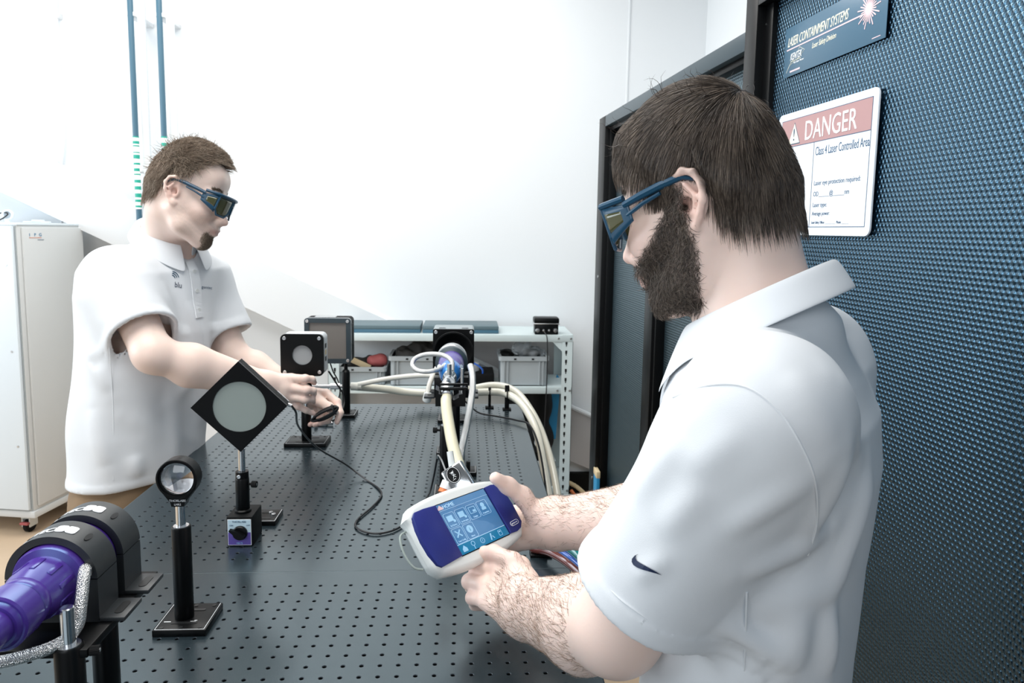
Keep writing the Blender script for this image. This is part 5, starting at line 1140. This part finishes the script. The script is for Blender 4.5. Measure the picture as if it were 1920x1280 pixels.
    me = bpy.data.meshes.new('placket'); me.from_pydata(V_, [], [(2*i, 2*i+1, 2*i+3, 2*i+2) for i in range(len(zs)-1)]); o = put(link('placket', me, 'shirt', root)); sd = o.modifiers.new('t', 'SOLIDIFY'); sd.thickness = .003; sd.offset = 0
    for z_ in (C[2]-.10, C[2]-.15, C[2]-.20):
        p = onshirt(z_, 0)+F3*.001; g = G(); g.cyl(p, p+F3*.002, .005, seg=14); put(g.build('button', 'tabwhite', root))
    # trousers, belt line and shoes
    TR = SDF(); z0, x0, y0, a0, b0 = cfg['torso'][0]; hz = cfg['waist']
    TR.add(loft([(hz-.16, x0, y0, a0*.86, b0*.90), (hz-.05, x0, y0, a0*.86, b0*.90), (hz, x0, y0, a0*.83, b0*.86)], F2, L2), 0)
    ft = []
    for s in (-1, 1):
        hp_ = np.array([x0, y0, hz-.14])+L3*s*.078; kn = hp_+np.array([0, 0, -(hz-.14)*.47])+F3*.015+L3*s*.01; an = np.array([hp_[0], hp_[1], .06])-F3*.01+L3*s*.02
        TR.add(cap(hp_, kn, .080, .064), .05); TR.add(cap(kn, an, .066, .062), .03); ft.append(an)
    def tp(d, P): return np.maximum(d+wob(P*np.array([1, 1, .5]), 45, 4)*.004, .05-P[:, 2])
    Vt, Ft = TR.mesh(np.array([x0-.3, y0-.3, .02]), np.array([x0+.3, y0+.3, hz+.02]), .009, post=tp); put(qmesh('trousers', relax(Vt, Ft, 1), Ft, cfg['trmat'], root))
    for an in ft:
        SH = SDF(); p = an*np.array([1, 1, 0])+np.array([0, 0, .045]); SH.add(cap(p-F3*.02, p+F3*.13-np.array([0, 0, .008]), .042, .036), .02); SH.add(cap(p+np.array([0, 0, .03]), p+np.array([0, 0, .05]), .045), .03)
        Vt, Ft = SH.mesh(p-.2, p+.25, .008, post=lambda d, P: np.maximum(d, .002-P[:, 2])); put(qmesh('shoe', Vt, Ft, 'shoe', root))
    gob = glasses(root, R, t, cfg['glasses'])
    return root, outer, off, put
A_ = lambda *a: at(*a)
# ---- near man
def hmA(q):
    x, y, z = q.T; ln = np.interp(x, [-.12, -.07, -.045, -.032, -.022, -.004, .008, .014, .030, .045, .075, .11], [-.034, -.034, -.030, -.012, .026, .034, .012, -.004, .018, .046, .074, .078]); return z-ln
def bmA(q):
    x, y, z = q.T; up = np.interp(x, [-.005, .012, .03, .05, .075, .10, .13], [.024, .018, -.006, -.028, -.046, -.052, -.052]); m = np.minimum(up-z, x+.001-np.clip(-.055-z, 0, 1)*.30); m = np.minimum(m, z+.119)
    lips = .0105-np.sqrt(((x-.099)/1.4)**2+((z+.0715)*1.0)**2+(np.abs(y)*.32)**2); return np.minimum(m, -lips)
def flA(p):
    c = np.array([-.062, .004, .10]); d = p-c; d = d/np.maximum(np.linalg.norm(d, axis=1), 1e-6)[:, None]; top = np.clip((p[:, 2]-.03)/.08, 0, 1)[:, None]
    return d*1.1+np.array([.45, 0, -.35])*top+np.array([.10, 0, -1.0])*(1-top)+np.array([-.15, 0, -.1])*np.clip((-.05-p[:, 0])/.03, 0, 1)[:, None]
FA = np.array([-.82, .572]); LA = np.array([-.572, -.82])
SLa = at(1425, 775, .66); SRa = SLa+np.array([.165, .255, .0])
cfgA = dict(key='A', label='bearded man in a white polo shirt and dark safety glasses holding the tablet meter', F=FA, L=LA, hip=(.606, -.412), head=(.541, -.383, 1.532, 2.471, .275, -.054),
 SL=SLa, SR=SRa, EL=at(1160, 1178, .765), ER=at(1290, 965, .97), WL=at(973, 1136, .985), WR=at(1024, 982, 1.15), N=(.592, -.410, 1.405),
 torso=[(.86, .606, -.412, .115, .168), (1.0, .606, -.412, .113, .162), (1.12, .610, -.415, .112, .162), (1.24, .616, -.418, .118, .172), (1.30, .616, -.418, .112, .172), (1.34, .612, -.416, .092, .145), (1.38, .605, -.412, .05, .07)],
 arm=1.0, wr=1.2, flatL=(0, 0, 1), flatR=(0, 0, 1), h=.0027, skin=(.83, .64, .56), haircol=(.034, .025, .020), hairlite=(.24, .19, .15), beardunder=.75, hairmask=hmA, beardmask=bmA, seed=3, hairth=.0085,
 nhair=17000, hairlen=.036, hairr=.00042, curl=.09, lift=.0055, mess=.20, flow=flA, nbeard=9000, beardlen=.014, narm=2300, fly=90, armout=[tuple(-FW*.6+UP*.3-RT*.3), tuple(UP)],
 slv=(.80, .66), sw=1.0, hs_=.0034, hem=.88, waist=1.0, trmat='jean', glasses=('safety_glasses', 'dark blue wraparound safety glasses worn by the bearded near man', 'glasses'),
 collar=((.594, -.412, 1.425), FA, LA, .50, .071, .070, .040, .034, 15),
 handL=[[at(962, 1052, 1.02), at(926, 1036, 1.045), at(908, 1036, 1.055), at(898, 1043, 1.062)], [at(934, 1066, 1.04), at(894, 1064, 1.065), at(893, 1075, 1.088), at(905, 1084, 1.095)],
        [at(912, 1098, 1.03), at(880, 1090, 1.053), at(883, 1100, 1.080), at(896, 1106, 1.088)], [at(912, 1126, 1.012), at(886, 1120, 1.035), at(890, 1133, 1.056), at(903, 1137, 1.062)]],
 thumbL=[at(988, 1090, 1.0), at(975, 1062, 1.05), at(948, 1058, 1.085), at(925, 1066, 1.10)],
 handR=[[at(950, 962, 1.205), at(908, 955, 1.175), at(885, 962, 1.16), at(868, 968, 1.15)], [at(948, 985, 1.20), at(905, 980, 1.175), at(880, 985, 1.155), at(862, 990, 1.145)],
        [at(954, 1006, 1.19), at(912, 1002, 1.175), at(890, 1006, 1.155), at(873, 1010, 1.145)], [at(966, 1020, 1.175), at(930, 1020, 1.17), at(910, 1024, 1.155), at(896, 1026, 1.145)]],
 thumbR=[at(1010, 972, 1.145), at(980, 930, 1.135), at(952, 910, 1.118), at(929, 896, 1.095)],
  )
cfgA['near'] = .45
cfgA['foldpx'] = [(1530, 880, 1350, 1010, .010, .006), (1590, 840, 1490, 1040, .012, .010), (1630, 860, 1560, 1110, .012, .009), (1380, 1080, 1560, 985, .011, .010), (1400, 1150, 1600, 1060, .013, .009), (1290, 800, 1180, 940, .013, .006), (1340, 1170, 1480, 1250, .013, .009),
 (1470, 690, 1560, 840, .010, .005), (1560, 700, 1610, 860, .010, .007), (1500, 1130, 1480, 1270, .014, .008), (1560, 1120, 1560, 1275, .012, .007), (1230, 1010, 1330, 900, .012, .005), (1180, 1090, 1260, 1040, .008, .004), (1300, 700, 1350, 640, .008, .004), (1270, 900, 1400, 800, .012, .004)]
cfgA['seams'] = [[(1262, 745), (1330, 722), (1400, 726), (1460, 770), (1500, 830), (1528, 900), (1532, 980), (1515, 1040)], [(1108, 1052), (1150, 1110), (1200, 1150), (1262, 1190)], [(1400, 1110), (1398, 1180), (1395, 1262)]]
rA, fA, offA, putA = build_person(cfgA)
# Nike-like tick on the sleeve and the chest prints
def prints_A():
    n = 14; U = [(x, y) for x, y in zip(np.linspace(0, 1, n), [0, -.10, -.19, -.26, -.31, -.33, -.33, -.31, -.28, -.24, -.19, -.14, -.09, -.04])]
    up = [(0.0, .0), (.02, .10), (.05, .20), (.10, .30), (.13, .34)]; P = [(.13, .34), (.09, .22), (.10, .10), (.16, .02), (.26, -.01), (.42, -.02), (.60, -.03), (.80, -.045), (1.0, -.06), (.80, -.13), (.60, -.20), (.42, -.26), (.26, -.29), (.13, -.26), (.05, -.16), (.02, -.02), (.05, .18)]
    V = P+[(.12, -.12), (.26, -.15), (.42, -.14), (.60, -.115), (.80, -.09)]
    F = [(0, 1, 15, 16), (1, 2, 17, 15), (2, 3, 17), (3, 4, 18, 17), (4, 5, 19, 18), (5, 6, 20, 19), (6, 7, 21, 20), (7, 8, 21), (8, 9, 21), (9, 10, 20, 21), (10, 11, 19, 20), (11, 12, 18, 19), (12, 13, 17, 18), (13, 14, 17), (14, 15, 17)]
    ex = np.array([58, 30.]); ey = np.array([14., -30.])*1.15
    putA(decal(V, (1184, 1046), ex, ey, fA, 'tick_mark', 'navy', rA, .75, F))
prints_A()
# ---- far man
def hmB(q):
    x, y, z = q.T; ln = np.interp(x, [-.12, -.07, -.045, -.032, -.022, -.004, .010, .020, .035, .055, .075, .09, .11], [-.026, -.026, -.018, .012, .044, .050, .050, .060, .084, .098, .108, .112, .115])+.012*np.clip((np.abs(y)-.02)/.03, 0, 1)*(x > .05); return z-ln
def bmB(q):
    x, y, z = q.T; d = .030-np.sqrt(((x-.082)/1.0)**2+(y*.95)**2+((z+.094)/1.05)**2); lips = .0125-np.sqrt(((x-.099)/1.4)**2+((z+.0715)*1.0)**2+(np.abs(y)*.32)**2); return np.minimum(d, -lips)
def flB(p):
    c = np.array([-.05, .0, .10]); d = p-c; d = d/np.maximum(np.linalg.norm(d, axis=1), 1e-6)[:, None]; top = np.clip((p[:, 2]-.02)/.08, 0, 1)[:, None]
    return d*.7+np.array([.6, 0, .55])*top+np.array([-.55, 0, -.65])*(1-top)
FB = np.array([.853, -.522]); LB = np.array([.522, .853])
def c3(px, py, d): p = at(px, py, d); return p
tb_ = []
for px, py, d, a, b in ((258, 905, 1.87, .108, .168), (264, 800, 1.87, .120, .170), (270, 700, 1.88, .130, .170), (275, 620, 1.88, .130, .172), (280, 550, 1.89, .124, .178), (292, 505, 1.90, .110, .172), (302, 478, 1.91, .080, .12), (310, 458, 1.92, .06, .08)):
    p = at(px, py, d); tb_.append((p[2], p[0], p[1], a, b))
tb_ = sorted(tb_); tb_ = [(tb_[0][0]-.10, *tb_[0][1:])]+tb_; SRb = at(222, 520, 1.80); SLb = at(378, 530, 2.06); Nb = at(312, 455, 1.915)
cfgB = dict(key='B', label='man with messy brown hair and goatee in a white polo shirt leaning over the board', F=FB, L=LB, hip=(tb_[0][1], tb_[0][2]), head=(-.458, .711, 1.571, .016, .30, -.114), smile=1,
 SL=SLb, SR=SRb, EL=at(436, 668, 2.05), ER=at(286, 662, 1.71), WL=at(568, 742, 2.02), WR=at(512, 724, 1.865), N=tuple(Nb), torso=tb_,
 arm=1.0, wr=1.0, flatL=(0, 0, 1), flatR=(0, 0, 1), h=.0034, skin=(.83, .65, .57), haircol=(.17, .125, .09), hairlite=(.40, .33, .26), beardunder=.5, hairmask=hmB, beardmask=bmB, seed=8, hairth=.009,
 nhair=8500, hairlen=.036, hairr=.0007, stubble=.30, fly=900, curl=.28, lift=.014, mess=.6, flow=flB, stick=.55, nbeard=1600, beardlen=.008,
 slv=(.72, .76), sw=1.05, hs_=.0048, hem=float(at(225, 905, 1.8)[2]), waist=.93, trmat='trouser', glasses=('safety_glasses', 'dark blue wraparound safety glasses worn by the smiling far man', 'glasses'),
 collar=(tuple(Nb+np.array([.012, -.010, .028])), FB, LB, .45, .070, .070, .040, .018, 16),
 handR=[[at(546, 709, 1.875), at(572, 710, 1.86), at(585, 711, 1.875), at(589, 717, 1.89)], [at(549, 727, 1.87), at(575, 731, 1.857), at(587, 732, 1.87), at(589, 738, 1.885)],
        [at(546, 743, 1.875), at(573, 748, 1.865), at(585, 748, 1.88), at(587, 753, 1.89)], [at(540, 750, 1.885), at(558, 761, 1.885), at(574, 769, 1.89), at(588, 775, 1.90)]],
 thumbR=[at(530, 712, 1.89), at(548, 712, 1.92), at(562, 722, 1.945), at(578, 728, 1.95)],
 handL=[[at(612, 738, 2.0), at(632, 754, 1.97), at(638, 774, 1.95), at(632, 791, 1.94)], [at(606, 748, 2.01), at(622, 770, 1.985), at(615, 788, 1.96), at(601, 793, 1.945)],
        [at(599, 755, 2.02), at(610, 777, 1.99), at(603, 791, 1.965), at(590, 796, 1.95)], [at(590, 760, 2.03), at(598, 780, 2.0), at(590, 791, 1.975), at(581, 796, 1.96)]],
 thumbL=[at(584, 746, 1.995), at(600, 752, 1.965), at(617, 763, 1.94), at(629, 773, 1.925)],
   )
cfgB['near'] = 1.3
cfgB['foldpx'] = [(180, 540, 290, 575, .014, .007), (190, 600, 320, 560, .012, .006), (160, 640, 210, 740, .016, .010), (320, 700, 330, 880, .015, .011), (350, 650, 385, 800, .014, .010), (230, 780, 370, 830, .015, .009), (300, 520, 340, 640, .012, .007), (350, 560, 380, 640, .010, .006), (170, 760, 200, 880, .016, .009), (250, 850, 260, 900, .014, .008), (370, 700, 300, 770, .013, .008), (205, 470, 300, 500, .012, .004)]
cfgB['seams'] = [[(205, 650), (212, 760), (213, 900)]]
rB, fB, offB, putB = build_person(cfgB)
def txt2(s): return text(s, 1, Matrix.Identity(4), None, None)
def print_text(s, px, py, sx, sy, rotd, mt, size):
    me = text(s, 1., Matrix.Identity(4), None, None, ext=0); a = math.radians(rotd); ex = np.array([math.cos(a), math.sin(a)])*size*sx; ey = np.array([math.sin(a)*.3, -math.cos(a)])*size*sy
    putB(decal(me, (px, py), ex, ey, fB, 'lettering', mt, rB, 1.8)); bpy.data.meshes.remove(me)
print_text('blu', 327, 538, .9, 1.15, 8, 'navy', 13)
print_text('gentec', 378, 540, .85, .9, 7, 'signink', 9)
for k, r_ in enumerate((5.5, 9, 12.5)):
    V = []; F = []; n = 8
    for i in range(n+1): 
        a = math.radians(15+75*i/n); V += [(r_*math.cos(a), r_*math.sin(a)), ((r_+1.3)*math.cos(a), (r_+1.7)*math.sin(a))]
    F = [(2*i, 2*i+1, 2*i+3, 2*i+2) for i in range(n)]
    putB(decal(V, (322, 522), (1, .12), (.1, -1), fB, 'print_arc', 'frameb', rB, 1.8, F))
# coil of cable in his hand
a_, b_ = at(583, 789, 1.905), at(633, 764, 1.905); cc = (a_+b_)/2; ax = (b_-a_)/2
t = thing('cable_coil', 'black cable coiled and held in the far man\'s lower hand', 'cable', cc)
up_ = np.cross(ax, FW); up_ /= np.linalg.norm(up_)
for k in range(9):
    dv = RNG.normal(size=3)*.0016; w_ = .0075+.0007*k
    G().tube([tuple(ax*math.cos(q)*(1-.02*k)+(FW*.35*w_+up_*w_*.85)*math.sin(q)+dv+FW*.002*k) for q in np.linspace(0, 2*PI, 41)], .0027, 8).build('cable_loop', 'cable', t)
G().tube([tuple(ax*.72+up_*math.cos(q)*.013+FW*.008*math.sin(q)) for q in np.linspace(0, 2*PI, 17)], .0026, 6).build('tie', 'cable', t)
